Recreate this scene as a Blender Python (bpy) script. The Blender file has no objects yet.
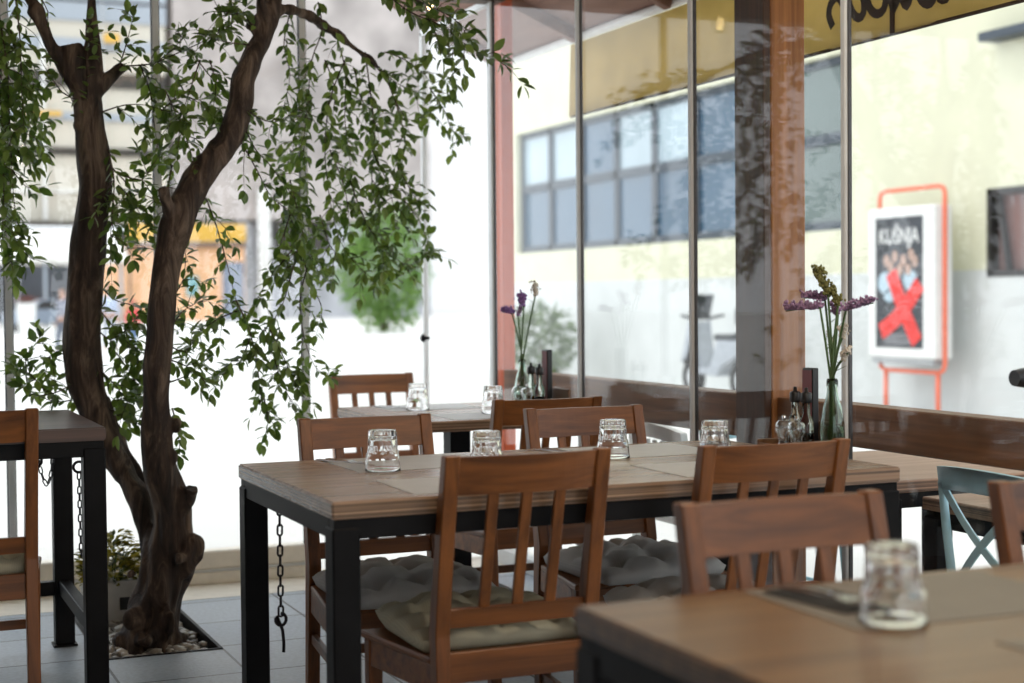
import bpy, bmesh, math, random
from mathutils import Vector, Matrix, noise
R = math.radians
PI = math.pi
random.seed(7)
sc = bpy.context.scene
C = sc.collection

# ------------------------------------------------------------------ camera numbers (world: x right along tables, y towards back wall, z up)
F, PITCH, ROLL, YAW, EYE = 1548.3, R(1.6309), R(-0.5177), R(23.174), 1.2427
def ray(px, py):
    c, s = math.cos(ROLL), math.sin(ROLL)
    a, b = px-512, py-341.5
    x, y = (c*a+s*b)/F, (-s*a+c*b)/F
    Z = math.cos(PITCH)-y*math.sin(PITCH); Y = y*math.cos(PITCH)+math.sin(PITCH)
    return Vector((x*math.cos(YAW)+Z*math.sin(YAW), -x*math.sin(YAW)+Z*math.cos(YAW), -Y))
EY = Vector((0, 0, EYE))
def atz(px, py, h): d = ray(px, py); return EY+d*((h-EYE)/d.z)
def atx(px, py, u): d = ray(px, py); return EY+d*(u/d.x)
def aty(px, py, v): d = ray(px, py); return EY+d*(v/d.y)

# ------------------------------------------------------------------ materials
def nodes(name):
    m = bpy.data.materials.new(name); m.use_nodes = True
    nt = m.node_tree; return m, nt, nt.nodes['Principled BSDF']
def N(nt, t, **kw):
    n = nt.nodes.new(t)
    for k, v in kw.items():
        if k in n.inputs: n.inputs[k].default_value = v
        else: setattr(n, k, v)
    return n
def ramp(nt, stops):
    n = nt.nodes.new('ShaderNodeValToRGB'); e = n.color_ramp.elements
    while len(e) < len(stops): e.new(0.5)
    for i, (p, c) in enumerate(stops): e[i].position = p; e[i].color = (*c, 1)
    return n
def rgb(r, g, b):                                  # sRGB 0..255 -> linear
    f = lambda c: (c/255/12.92) if c/255 <= .04045 else ((c/255+.055)/1.055)**2.4
    return (f(r), f(g), f(b))
def plain(name, col, rough=.5, metal=0., var=.12, scale=12., bump=0., spec=.5, trans=0.):
    m, nt, b = nodes(name)
    tc = N(nt, 'ShaderNodeTexCoord'); nz = N(nt, 'ShaderNodeTexNoise', Scale=scale, Detail=5.)
    nt.links.new(tc.outputs['Object'], nz.inputs['Vector'])
    rp = ramp(nt, [(.3, tuple(c*(1-var) for c in col)), (.7, tuple(min(1, c*(1+var)) for c in col))])
    nt.links.new(nz.outputs['Fac'], rp.inputs['Fac']); nt.links.new(rp.outputs['Color'], b.inputs['Base Color'])
    b.inputs['Roughness'].default_value = rough; b.inputs['Metallic'].default_value = metal
    b.inputs['Specular IOR Level'].default_value = spec
    if bump:
        bp = N(nt, 'ShaderNodeBump', Strength=bump, Distance=.01)
        nt.links.new(nz.outputs['Fac'], bp.inputs['Height']); nt.links.new(bp.outputs['Normal'], b.inputs['Normal'])
    return m
def wood(name, dark, light, axis='x', rough=.42, k=30., rnd=.0, spec=.5, planks=None, lam=False):
    m, nt, b = nodes(name)
    tc = N(nt, 'ShaderNodeTexCoord'); mp = N(nt, 'ShaderNodeMapping')
    s = {'x': (1.2, k, k), 'y': (k, 1.2, k), 'z': (k, k, 1.2)}[axis]
    mp.inputs['Scale'].default_value = s
    nt.links.new(tc.outputs['Object'], mp.inputs['Vector'])
    oi = N(nt, 'ShaderNodeObjectInfo'); ad = N(nt, 'ShaderNodeVectorMath', operation='ADD')
    sc_ = N(nt, 'ShaderNodeMath', operation='MULTIPLY'); sc_.inputs[1].default_value = 37.
    nt.links.new(oi.outputs['Random'], sc_.inputs[0])
    nt.links.new(mp.outputs['Vector'], ad.inputs[0]); nt.links.new(sc_.outputs[0], ad.inputs[1])
    nz = N(nt, 'ShaderNodeTexNoise', Scale=1., Detail=7., Roughness=.62, Distortion=.4)
    nt.links.new(ad.outputs[0], nz.inputs['Vector'])
    rp = ramp(nt, [(.28, dark), (.5, tuple((a+c)/2 for a, c in zip(dark, light))), (.74, light)])
    nt.links.new(nz.outputs['Fac'], rp.inputs['Fac'])
    out = rp.outputs['Color']
    if lam:                                        # glued layers along the board edge
        m2 = N(nt, 'ShaderNodeMapping'); m2.inputs['Scale'].default_value = (.6, .6, 190.); nt.links.new(tc.outputs['Object'], m2.inputs['Vector'])
        n2 = N(nt, 'ShaderNodeTexNoise', Scale=1., Detail=2.); nt.links.new(m2.outputs['Vector'], n2.inputs['Vector'])
        r2 = ramp(nt, [(.42, (.42, .40, .38)), (.58, (1.15, 1.1, 1.05))]); nt.links.new(n2.outputs['Fac'], r2.inputs['Fac'])
        gn = N(nt, 'ShaderNodeNewGeometry'); sz = N(nt, 'ShaderNodeSeparateXYZ'); nt.links.new(gn.outputs['Normal'], sz.inputs[0])
        lt2 = N(nt, 'ShaderNodeMath', operation='LESS_THAN'); lt2.inputs[1].default_value = .5; nt.links.new(sz.outputs['Z'], lt2.inputs[0])
        m3 = N(nt, 'ShaderNodeMixRGB', blend_type='MULTIPLY'); nt.links.new(lt2.outputs[0], m3.inputs[0]); nt.links.new(out, m3.inputs[1]); nt.links.new(r2.outputs['Color'], m3.inputs[2]); out = m3.outputs[0]
    if planks:                                     # dark seam lines between boards laid side by side
        sp = N(nt, 'ShaderNodeSeparateXYZ'); nt.links.new(tc.outputs['Object'], sp.inputs[0])
        w = N(nt, 'ShaderNodeMath', operation='PINGPONG'); w.inputs[1].default_value = planks/2
        nt.links.new(sp.outputs['Y'], w.inputs[0])
        lt = N(nt, 'ShaderNodeMath', operation='GREATER_THAN'); lt.inputs[1].default_value = planks/2-.0018
        nt.links.new(w.outputs[0], lt.inputs[0])
        mx = N(nt, 'ShaderNodeMixRGB'); mx.inputs[2].default_value = (*[c*.35 for c in dark], 1)
        nt.links.new(lt.outputs[0], mx.inputs[0]); nt.links.new(out, mx.inputs[1]); out = mx.outputs[0]
    nt.links.new(out, b.inputs['Base Color'])
    b.inputs['Roughness'].default_value = rough; b.inputs['Specular IOR Level'].default_value = spec
    bp = N(nt, 'ShaderNodeBump', Strength=.12, Distance=.003)
    nt.links.new(nz.outputs['Fac'], bp.inputs['Height']); nt.links.new(bp.outputs['Normal'], b.inputs['Normal'])
    return m
def pane_mat(name, tint=(1, 1, 1), gain=1.0):
    """window pane: see-through sheet with angle-dependent mirror reflection"""
    m = bpy.data.materials.new(name); m.use_nodes = True; nt = m.node_tree; nt.nodes.clear()
    o = N(nt, 'ShaderNodeOutputMaterial'); mx = N(nt, 'ShaderNodeMixShader')
    t = N(nt, 'ShaderNodeBsdfTransparent'); t.inputs[0].default_value = (*tint, 1)
    g = N(nt, 'ShaderNodeBsdfGlossy', Roughness=.0); g.inputs[0].default_value = (1, 1, 1, 1)
    lw = N(nt, 'ShaderNodeLayerWeight', Blend=.5)
    pw = N(nt, 'ShaderNodeMath', operation='POWER'); pw.inputs[1].default_value = 5.
    ma = N(nt, 'ShaderNodeMath', operation='MULTIPLY_ADD'); ma.inputs[1].default_value = .96*gain; ma.inputs[2].default_value = .04*gain
    nt.links.new(lw.outputs['Facing'], pw.inputs[0]); nt.links.new(pw.outputs[0], ma.inputs[0])
    nt.links.new(ma.outputs[0], mx.inputs[0]); nt.links.new(t.outputs[0], mx.inputs[1]); nt.links.new(g.outputs[0], mx.inputs[2])
    nt.links.new(mx.outputs[0], o.inputs[0]); return m
def glass_mat(name, col=(1, 1, 1), ior=1.48, rough=0.):
    m = bpy.data.materials.new(name); m.use_nodes = True; nt = m.node_tree; nt.nodes.clear()
    o = N(nt, 'ShaderNodeOutputMaterial'); g = N(nt, 'ShaderNodeBsdfGlass', IOR=ior, Roughness=rough)
    g.inputs['Color'].default_value = (*col, 1); nt.links.new(g.outputs[0], o.inputs[0]); return m
def emit_mat(name, col, s):
    m = bpy.data.materials.new(name); m.use_nodes = True; nt = m.node_tree; nt.nodes.clear()
    o = N(nt, 'ShaderNodeOutputMaterial'); e = N(nt, 'ShaderNodeEmission', Strength=s)
    e.inputs[0].default_value = (*col, 1); nt.links.new(e.outputs[0], o.inputs[0]); return m
def leaf_mat(name, dark, light):
    m, nt, b = nodes(name)
    gi = N(nt, 'ShaderNodeNewGeometry'); rp = ramp(nt, [(0., dark), (1., light)])
    nt.links.new(gi.outputs['Random Per Island'], rp.inputs['Fac']); nt.links.new(rp.outputs['Color'], b.inputs['Base Color'])
    b.inputs['Roughness'].default_value = .38
    tr = N(nt, 'ShaderNodeBsdfTranslucent'); mx = N(nt, 'ShaderNodeMixShader'); mx.inputs[0].default_value = .28
    tint = N(nt, 'ShaderNodeMixRGB', blend_type='MULTIPLY'); tint.inputs[0].default_value = 1; tint.inputs[2].default_value = (1.3, 1.5, .5, 1)
    nt.links.new(rp.outputs['Color'], tint.inputs[1]); nt.links.new(tint.outputs[0], tr.inputs[0])
    o = nt.nodes['Material Output']
    nt.links.new(b.outputs[0], mx.inputs[1]); nt.links.new(tr.outputs[0], mx.inputs[2]); nt.links.new(mx.outputs[0], o.inputs[0])
    return m

CH_D, CH_L = (.075, .024, .006), (.31, .108, .024)
M = {}
for ax in 'xyz': M['chair_'+ax] = wood('chair wood grain '+ax, CH_D, CH_L, ax, .4)
M['top'] = wood('table top boards', (.17, .10, .060), (.44, .30, .20), 'x', .27, 26., planks=.235, lam=True)
M['top_warm'] = wood('varnished table top boards', (.09, .038, .012), (.30, .16, .058), 'x', .32, 22., planks=.235, lam=True)
M['top_dark'] = wood('dark table top boards', (.04, .02, .012), (.13, .065, .04), 'x', .35, 26., planks=.22)
M['steel'] = plain('blackened steel', (.009, .009, .010), .5, .0, .25, 9., spec=.12)
M['iron'] = plain('dark chain iron', (.03, .025, .03), .4, .8)
M['alu'] = plain('grey aluminium', (.66, .68, .69), .45, .0, .06)
M['alu_dark'] = plain('dark seal', (.05, .05, .055), .5)
M['pane'] = pane_mat('window pane')
M['pane_side'] = pane_mat('side window pane', gain=.6)
M['glass'] = glass_mat('tumbler glass')
M['bottle'] = glass_mat('greenish bottle glass', (.84, .90, .87), 1.45)
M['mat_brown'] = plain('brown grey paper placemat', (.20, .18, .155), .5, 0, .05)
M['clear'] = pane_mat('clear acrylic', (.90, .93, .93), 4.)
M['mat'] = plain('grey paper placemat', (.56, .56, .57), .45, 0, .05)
M['silver'] = plain('polished cutlery steel', (.62, .62, .63), .16, 1., .03)
M['napkin'] = plain('dark napkin', (.02, .02, .022), .8)
M['oil'] = glass_mat('golden oil', (.75, .55, .15), 1.47)
M['black'] = plain('black plastic', (.012, .012, .013), .35)
M['red_card'] = plain('dark red card', (.16, .02, .025), .5)
M['rail_wood'] = wood('brown outdoor boards', (.07, .027, .010), (.24, .105, .040), 'y', .5)
M['post_wood'] = wood('tan outdoor post', (.17, .062, .017), (.36, .15, .045), 'z', .55, 40.)
M['post_red'] = wood('reddish outdoor post', (.46, .060, .010), (.60, .10, .018), 'z', .6, 40.)
M['plaster'] = plain('interior plaster', (.70, .66, .58), .9)
M['ceil'] = wood('brown ceiling boards', (.30, .19, .11), (.50, .36, .24), 'y', .7, 8.)
M['white'] = plain('white paint', (.78, .78, .76), .55, 0, .04)
M['orange'] = plain('orange red tube paint', (.82, .19, .11), .45, 0, .05)
M['blue'] = plain('pale blue chair paint', (.42, .66, .74), .45, 0, .1)
M['green_leaf'] = leaf_mat('tree leaves', (.06, .11, .03), (.19, .26, .075))
M['bark'] = None

# ------------------------------------------------------------------ mesh helpers
def box(bm, x0, x1, y0, y1, z0, z1, bev=.003, mat=None, mi=0, seg=1):
    t = bmesh.new(); bmesh.ops.create_cube(t, size=1)
    for v in t.verts: v.co = Vector(((x0+x1)/2+v.co.x*(x1-x0), (y0+y1)/2+v.co.y*(y1-y0), (z0+z1)/2+v.co.z*(z1-z0)))
    if bev: bmesh.ops.bevel(t, geom=list(t.edges), offset=min(bev, .45*min(abs(x1-x0), abs(y1-y0), abs(z1-z0))), segments=seg, affect='EDGES')
    merge(bm, t, mat, mi)
def merge(bm, t, mat=None, mi=0):
    mp = {}
    for v in t.verts: mp[v] = bm.verts.new(mat @ v.co if mat else v.co)
    for f in t.faces:
        try: g = bm.faces.new([mp[v] for v in f.verts]); g.material_index = mi; g.smooth = f.smooth
        except ValueError: pass
    t.free()
def frame_of(d, ref=Vector((0, 0, 1))):
    d = d.normalized()
    if abs(d.dot(ref)) > .98: ref = Vector((0, 1, 0)) if abs(d.y) < .9 else Vector((1, 0, 0))
    s = d.cross(ref).normalized(); return s, s.cross(d).normalized()
def bar(bm, p0, p1, w, h, ref=Vector((0, 0, 1)), bev=.002, w1=None, h1=None):
    p0, p1 = Vector(p0), Vector(p1); s, u = frame_of(p1-p0, ref)
    t = bmesh.new(); vs = []
    for p, ww, hh in ((p0, w, h), (p1, w1 or w, h1 or h)):
        vs.append([t.verts.new(p+s*a*ww/2+u*b*hh/2) for a, b in ((-1, -1), (1, -1), (1, 1), (-1, 1))])
    t.faces.new(vs[0]); t.faces.new(vs[1][::-1])
    for i in range(4): t.faces.new((vs[0][i], vs[1][i], vs[1][(i+1) % 4], vs[0][(i+1) % 4]))
    if bev: bmesh.ops.bevel(t, geom=list(t.edges), offset=bev, segments=1, affect='EDGES')
    bmesh.ops.recalc_face_normals(t, faces=t.faces); merge(bm, t)
def tube(bm, pts, rad, seg=10, closed=False, cap=True, smooth=True, mi=0):
    pts = [Vector(p) for p in pts]; n = len(pts)
    rads = rad if isinstance(rad, (list, tuple)) else [rad]*n
    rings = []; up = None
    for i, p in enumerate(pts):
        if closed: d = pts[(i+1) % n]-pts[i-1]
        else: d = pts[min(i+1, n-1)]-pts[max(i-1, 0)]
        if d.length < 1e-9: d = Vector((0, 0, 1))
        if up is None: s, up = frame_of(d)
        else:
            d = d.normalized(); s = d.cross(up)
            s = s.normalized() if s.length > 1e-5 else frame_of(d)[0]
            up = s.cross(d).normalized()
        rings.append([bm.verts.new(p+(s*math.cos(a)+up*math.sin(a))*rads[i]) for a in [2*PI*k/seg for k in range(seg)]])
    m = n if closed else n-1
    for i in range(m):
        a, b = rings[i], rings[(i+1) % n]
        for k in range(seg):
            f = bm.faces.new((a[k], a[(k+1) % seg], b[(k+1) % seg], b[k])); f.smooth = smooth; f.material_index = mi
    if cap and not closed:
        for r in (rings[0][::-1], rings[-1]):
            f = bm.faces.new(r); f.material_index = mi
def lathe(bm, prof, seg=24, mod=None, cx=0, cy=0, cz=0, smooth=True, mi=0, closed=False):
    rings = []
    for r, z in prof:
        if r < 1e-6: rings.append([bm.verts.new((cx, cy, cz+z))]); continue
        rings.append([bm.verts.new((cx+(r+(mod(z, 2*PI*k/seg) if mod else 0))*math.cos(2*PI*k/seg), cy+(r+(mod(z, 2*PI*k/seg) if mod else 0))*math.sin(2*PI*k/seg), cz+z)) for k in range(seg)])
    if closed: rings.append(rings[0])
    for a, b in zip(rings, rings[1:]):
        for k in range(seg):
            q = [a[k % len(a)], a[(k+1) % len(a)], b[(k+1) % len(b)], b[k % len(b)]]
            o = []
            for v in q:
                if v not in o: o.append(v)
            if len(o) > 2:
                try: f = bm.faces.new(o); f.smooth = smooth; f.material_index = mi
                except ValueError: pass
def prism(bm, poly, axis, a0, a1, bev=0.):
    """poly of 2D points extruded along axis ('x': poly=(y,z), 'y': (x,z), 'z': (x,y))"""
    t = bmesh.new()
    def P(p, a): return {'x': (a, p[0], p[1]), 'y': (p[0], a, p[1]), 'z': (p[0], p[1], a)}[axis]
    A = [t.verts.new(P(p, a0)) for p in poly]; B = [t.verts.new(P(p, a1)) for p in poly]
    t.faces.new(A); t.faces.new(B[::-1]); n = len(poly)
    for i in range(n): t.faces.new((A[i], B[i], B[(i+1) % n], A[(i+1) % n]))
    bmesh.ops.recalc_face_normals(t, faces=t.faces)
    if bev: bmesh.ops.bevel(t, geom=list(t.edges), offset=bev, segments=1, affect='EDGES')
    merge(bm, t)
def blob(bm, c, r, sub=2, jit=.0, sq=(1, 1, 1), seed=0, rot=None, mi=0):
    t = bmesh.new(); bmesh.ops.create_icosphere(t, subdivisions=sub, radius=1)
    for v in t.verts:
        k = 1+jit*noise.noise(v.co*1.3+Vector((seed*3.1, seed*1.7, seed)))
        p = Vector((v.co.x*sq[0], v.co.y*sq[1], v.co.z*sq[2]))*r*k
        if rot: p = rot @ p
        v.co = p+Vector(c)
    for f in t.faces: f.smooth = True
    merge(bm, t, None, mi)
def smooth_path(P, step):
    out = []
    for i in range(len(P)-1):
        p0, p1, p2, p3 = P[max(i-1, 0)], P[i], P[i+1], P[min(i+2, len(P)-1)]; n = max(1, int((p2-p1).length/step))
        for k in range(n):
            t = k/n; out.append(.5*((2*p1)+(p2-p0)*t+(2*p0-5*p1+4*p2-p3)*t*t+(3*p1-p0-3*p2+p3)*t**3))
    out.append(P[-1]); return out
def obj(name, bm, mat, parent=None, loc=None, smooth_all=False):
    me = bpy.data.meshes.new(name)
    bmesh.ops.recalc_face_normals(bm, faces=bm.faces)
    bm.to_mesh(me); bm.free()
    if smooth_all:
        for p in me.polygons: p.use_smooth = True
    for m in (mat if isinstance(mat, (list, tuple)) else [mat]): me.materials.append(m)
    o = bpy.data.objects.new(name, me); C.objects.link(o)
    if parent: o.parent = parent
    if loc: o.location = loc
    return o
def tag(o, label, cat, group=None, kind=None):
    o['label'] = label; o['category'] = cat
    if group: o['group'] = group
    if kind: o['kind'] = kind
    return o
def thing(name, label, cat, loc=(0, 0, 0), rotz=0., group=None):
    o = bpy.data.objects.new(name, None); C.objects.link(o); o.empty_display_size = .1
    o.location = loc; o.rotation_euler = (0, 0, rotz); return tag(o, label, cat, group)
def struct(name, bm, mat, parent=None):
    o = obj(name, bm, mat, parent)
    if not parent: o['kind'] = 'structure'
    return o
def copy_tree(o, parent=None):
    c = o.copy(); C.objects.link(c)
    if parent: c.parent = parent
    for ch in list(o.children): copy_tree(ch, c)
    return c
def dup(root, loc, rotz, label, group=None):
    r = copy_tree(root); r.location = loc; r.rotation_euler = (0, 0, rotz); r['label'] = label
    if group: r['group'] = group
    return r
def B(): return bmesh.new()

# ------------------------------------------------------------------ the room
XW, YB, XL, YR = 2.806, 6.77, -3.2, -3.2          # side glass, back glass, left wall, rear wall
TILE = .4183
def tile_mat():
    m, nt, b = nodes('slate grey floor tiles')
    tc = N(nt, 'ShaderNodeTexCoord'); mp = N(nt, 'ShaderNodeMapping')
    mp.inputs['Location'].default_value = (-1.2025/TILE, -5.0785/TILE, 0); mp.inputs['Scale'].default_value = (1/TILE,)*3
    nt.links.new(tc.outputs['Object'], mp.inputs['Vector'])
    br = N(nt, 'ShaderNodeTexBrick', Scale=1., offset=0., squash=1.)
    br.inputs['Mortar Size'].default_value = .012; br.inputs['Brick Width'].default_value = 1; br.inputs['Row Height'].default_value = 1
    br.inputs['Color1'].default_value = (.32, .375, .44, 1); br.inputs['Color2'].default_value = (.39, .445, .51, 1); br.inputs['Mortar'].default_value = (.025, .027, .03, 1)
    nt.links.new(mp.outputs['Vector'], br.inputs['Vector'])
    nz = N(nt, 'ShaderNodeTexNoise', Scale=60., Detail=6.); nt.links.new(tc.outputs['Object'], nz.inputs['Vector'])
    mx = N(nt, 'ShaderNodeMixRGB', blend_type='OVERLAY'); mx.inputs[0].default_value = .35
    nt.links.new(br.outputs['Color'], mx.inputs[1]); nt.links.new(nz.outputs['Fac'], mx.inputs[2])
    nt.links.new(mx.outputs[0], b.inputs['Base Color']); b.inputs['Roughness'].default_value = .4
    bp = N(nt, 'ShaderNodeBump', Strength=.35, Distance=.004); nt.links.new(nz.outputs['Fac'], bp.inputs['Height']); nt.links.new(bp.outputs['Normal'], b.inputs['Normal'])
    return m
M['tile'] = tile_mat()
M['cream'] = plain('cream threshold stone', (.80, .75, .66), .6, 0, .06, 20.)
BX0, BX1, BY0, BY1 = 1.2025-TILE, 1.2025, 5.45, 6.36      # planting bed cut into the floor
YS = 6.40                                                 # tiles end, cream strip begins
bm = B()
for x0, x1, y0, y1 in ((XL, BX0, YR, YS), (BX1, XW+.06, YR, YS), (BX0, BX1, YR, BY0), (BX0, BX1, BY1, YS)):
    box(bm, x0, x1, y0, y1, -.12, 0, 0)
struct('floor', bm, M['tile'])
bm = B(); box(bm, XL, XW+.06, YS, YB+.10, -.12, .001, 0); struct('trim_1', bm, M['cream'])
bm = B()                                                  # dark steel edging round the bed
for x0, x1, y0, y1 in ((BX0, BX0+.012, BY0, BY1), (BX1-.012, BX1, BY0, BY1), (BX0, BX1, BY0, BY0+.012), (BX0, BX1, BY1-.012, BY1)):
    box(bm, x0, x1, y0, y1, -.1, .004, 0)
struct('trim_2', bm, M['steel'])
bm = B(); box(bm, XL-.1, XW+.1, YR-.1, YB+.15, 2.80, 2.95, 0); struct('ceiling', bm, M['ceil'])
bm = B(); box(bm, XL-.12, XL, YR, YB+.1, -.12, 2.85, 0); struct('wall_left', bm, wood('dark panelled wall', (.04, .02, .012), (.11, .06, .035), 'z', .6, 8.))
bm = B()
box(bm, XL, -.9, YR-.12, YR, -.12, 2.85, 0); box(bm, 2.6, XW+.06, YR-.12, YR, -.12, 2.85, 0)
box(bm, -.9, 2.6, YR-.12, YR, -.12, .05, 0); box(bm, -.9, 2.6, YR-.12, YR, 2.65, 2.85, 0)
struct('wall_rear', bm, M['plaster'])

# back glass: track, panes and slim grey stiles
def back_window(n, x0, x1, stile=True):
    bm = B(); box(bm, x0+.012, x1-.012, YB-.004, YB+.004, .14, 2.66, 0)
    w = struct('window_%d' % n, bm, M['pane'])
    bm = B()
    box(bm, x1-.014, x1+.014, YB-.018, YB+.018, .12, 2.68, .003)
    box(bm, x1-.019, x1-.014, YB-.006, YB+.006, .12, 2.68, 0, mi=1); box(bm, x1+.014, x1+.019, YB-.006, YB+.006, .12, 2.68, 0, mi=1)
    obj('stile', bm, [M['alu'], M['alu_dark']], w)
xs = [-.66, -.02, .613, 1.2365, 1.886]
for i in range(4): back_window(i+1, xs[i], xs[i+1])
bm = B(); box(bm, XL+.01, -.68, YB-.004, YB+.004, .14, 2.66, 0); struct('window_5', bm, M['pane'])
bm = B()
box(bm, XL, 1.905, YB-.05, YB+.09, .001, .05, .004); box(bm, XL, 1.905, YB-.035, YB+.075, .05, .062, .002, mi=1)
box(bm, XL, 1.905, YB-.03, YB+.07, .062, .14, .006)
struct('trim_3', bm, [M['cream'], M['alu']])
M['beam'] = wood('dark brown header beam', (.03, .015, .008), (.09, .045, .022), 'x', .6)
bm = B(); box(bm, XL, XW+.05, YB-.06, YB+.06, 2.63, 2.80, .004); struct('trim_4', bm, M['beam'])
# side glass
ys = [-.72, .215, 1.147, 2.08, 3.013, 3.948, 4.881, 5.817, 6.769]
for i in range(8):
    bm = B(); box(bm, XW-.004, XW+.004, ys[i]+.012, ys[i+1]-.012, .07, 2.68, 0)
    w = struct('window_%d' % (6+i), bm, M['pane_side'])
    bm = B(); y = ys[i+1]; k = .022 if i == 7 else .012
    box(bm, XW-.016, XW+.010, y-k, y+k, .05, 2.70, .003)
    box(bm, XW-.006, XW+.006, y-k-.005, y-k, .05, 2.70, 0, mi=1); box(bm, XW-.006, XW+.006, y+k, y+k+.005, .05, 2.70, 0, mi=1)
    obj('stile', bm, [M['alu'], M['alu_dark']], w)
    if i == 4-1:
        bm = B(); t = bmesh.new(); bmesh.ops.create_cone(t, cap_ends=True, segments=24, radius1=.026, radius2=.021, depth=.03)
        merge(bm, t, Matrix.Translation((XW-.02, 3.171, 1.022)) @ Matrix.Rotation(-PI/2, 4, 'Y'))
        obj('handle', bm, M['black'], w)
bm = B(); box(bm, XW-.03, XW+.04, YR, 6.80, .0, .07, .004); struct('trim_5', bm, M['alu'])
bm = B(); box(bm, XW-.04, XW+.05, YR, 6.80, 2.70, 2.82, .004); struct('trim_6', bm, M['beam'])
bm = B(); box(bm, XW-.004, XW+.004, 6.80, 7.70, .05, 2.62, 0)   # glass door leaf, folded open in line with the side glass
dr = struct('door_1', bm, M['pane_side'])
bm = B(); box(bm, XW-.014, XW+.014, 7.70, 7.726, .03, 2.64, .003); box(bm, XW-.014, XW+.014, 6.80, 7.726, .03, .06, .003); box(bm, XW-.014, XW+.014, 6.80, 7.726, 2.62, 2.65, .003)
obj('stile', bm, M['alu'], dr)
bm = B(); blob(bm, (XW-.035, 7.66, 1.033), .022, 2, sq=(.7, 1, 1)); tube(bm, [(XW-.03, 7.66, 1.033), (XW, 7.66, 1.033)], .009, 8); obj('handle', bm, M['steel'], dr)

# ------------------------------------------------------------------ tables
def table(label, x0, x1, y0, y1, h, top_mat, stretcher=None, name='dining_table', group=None, th=.042):
    t = thing(name, label, 'table', ((x0+x1)/2, (y0+y1)/2, 0), 0, group)
    a, b = (x1-x0)/2, (y1-y0)/2; L = .068
    bm = B(); box(bm, -a, a, -b, b, h-th, h, .004, seg=2); obj('tabletop', bm, top_mat, t)
    bm = B(); f0, f1 = h-th-.05, h-th; i = .006
    box(bm, -a+i, a-i, -b+i, -b+i+.04, f0, f1, .002); box(bm, -a+i, a-i, b-i-.04, b-i, f0, f1, .002)
    box(bm, -a+i, -a+i+.04, -b+i+.04, b-i-.04, f0, f1, .002); box(bm, a-i-.04, a-i, -b+i+.04, b-i-.04, f0, f1, .002)
    obj('frame', bm, M['steel'], t)
    for sx in (-1, 1):
        for sy in (-1, 1):
            bm = B(); cx, cy = sx*(a-L/2-.001), sy*(b-L/2-.001)
            box(bm, cx-L/2, cx+L/2, cy-L/2, cy+L/2, .008, h-th-.022, .004)
            box(bm, cx-L/2-.008, cx+L/2+.008, cy-L/2-.008, cy+L/2+.008, 0, .008, .002)
            obj('leg', bm, M['steel'], t)
    if stretcher:
        z = stretcher
        for x, ya, yb in ((a-L/2, -b+L, b-L), (-a+L/2, -b+L, b-L)):
            bm = B(); box(bm, x-.02, x+.02, ya-.002, yb+.002, z-.05, z, .002); obj('stretcher', bm, M['steel'], t)
        bm = B(); box(bm, -a+L-.002, a-L+.002, b-L/2-.02, b-L/2+.02, z-.055, z-.005, .002); obj('stretcher', bm, M['steel'], t)
    return t
T1 = (1.024, 2.636, 3.465, 4.408); T3 = (1.012, 2.62, 1.20, 2.132); T2 = (1.95, 2.70, 5.55, 6.50); T0 = (-.85, .73, 4.93, 5.80)
H = .77
table('wide wooden dining table in the middle, four upturned glasses on it', *T1, H, M['top'])
table('blurred warm brown dining table nearest the camera, one upturned glass at its left', *T3, H, M['top_warm'])
t = thing('dining_table', 'small pedestal dining table by the open glass door', 'table', ((T2[0]+T2[1])/2, (T2[2]+T2[3])/2, 0)); a, b = (T2[1]-T2[0])/2, (T2[3]-T2[2])/2
bm = B(); box(bm, -a, a, -b, b, H-.042, H, .004, seg=2); obj('tabletop', bm, M['top'], t)
bm = B(); box(bm, -.045, .045, -.045, .045, .02, H-.05, .004); obj('column', bm, M['steel'], t)
bm = B(); box(bm, -.24, .24, -.03, .03, H-.052, H-.042, .002); box(bm, -.03, .03, -.30, .30, H-.056, H-.043, .002); obj('bracket', bm, M['steel'], t)
bm = B(); box(bm, -.22, .22, -.25, .25, 0, .02, .006); obj('foot_plate', bm, M['steel'], t)
table('tall dark dining table with low steel stretchers beside the tree', *T0, .85, M['top_dark'], .24)

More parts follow.
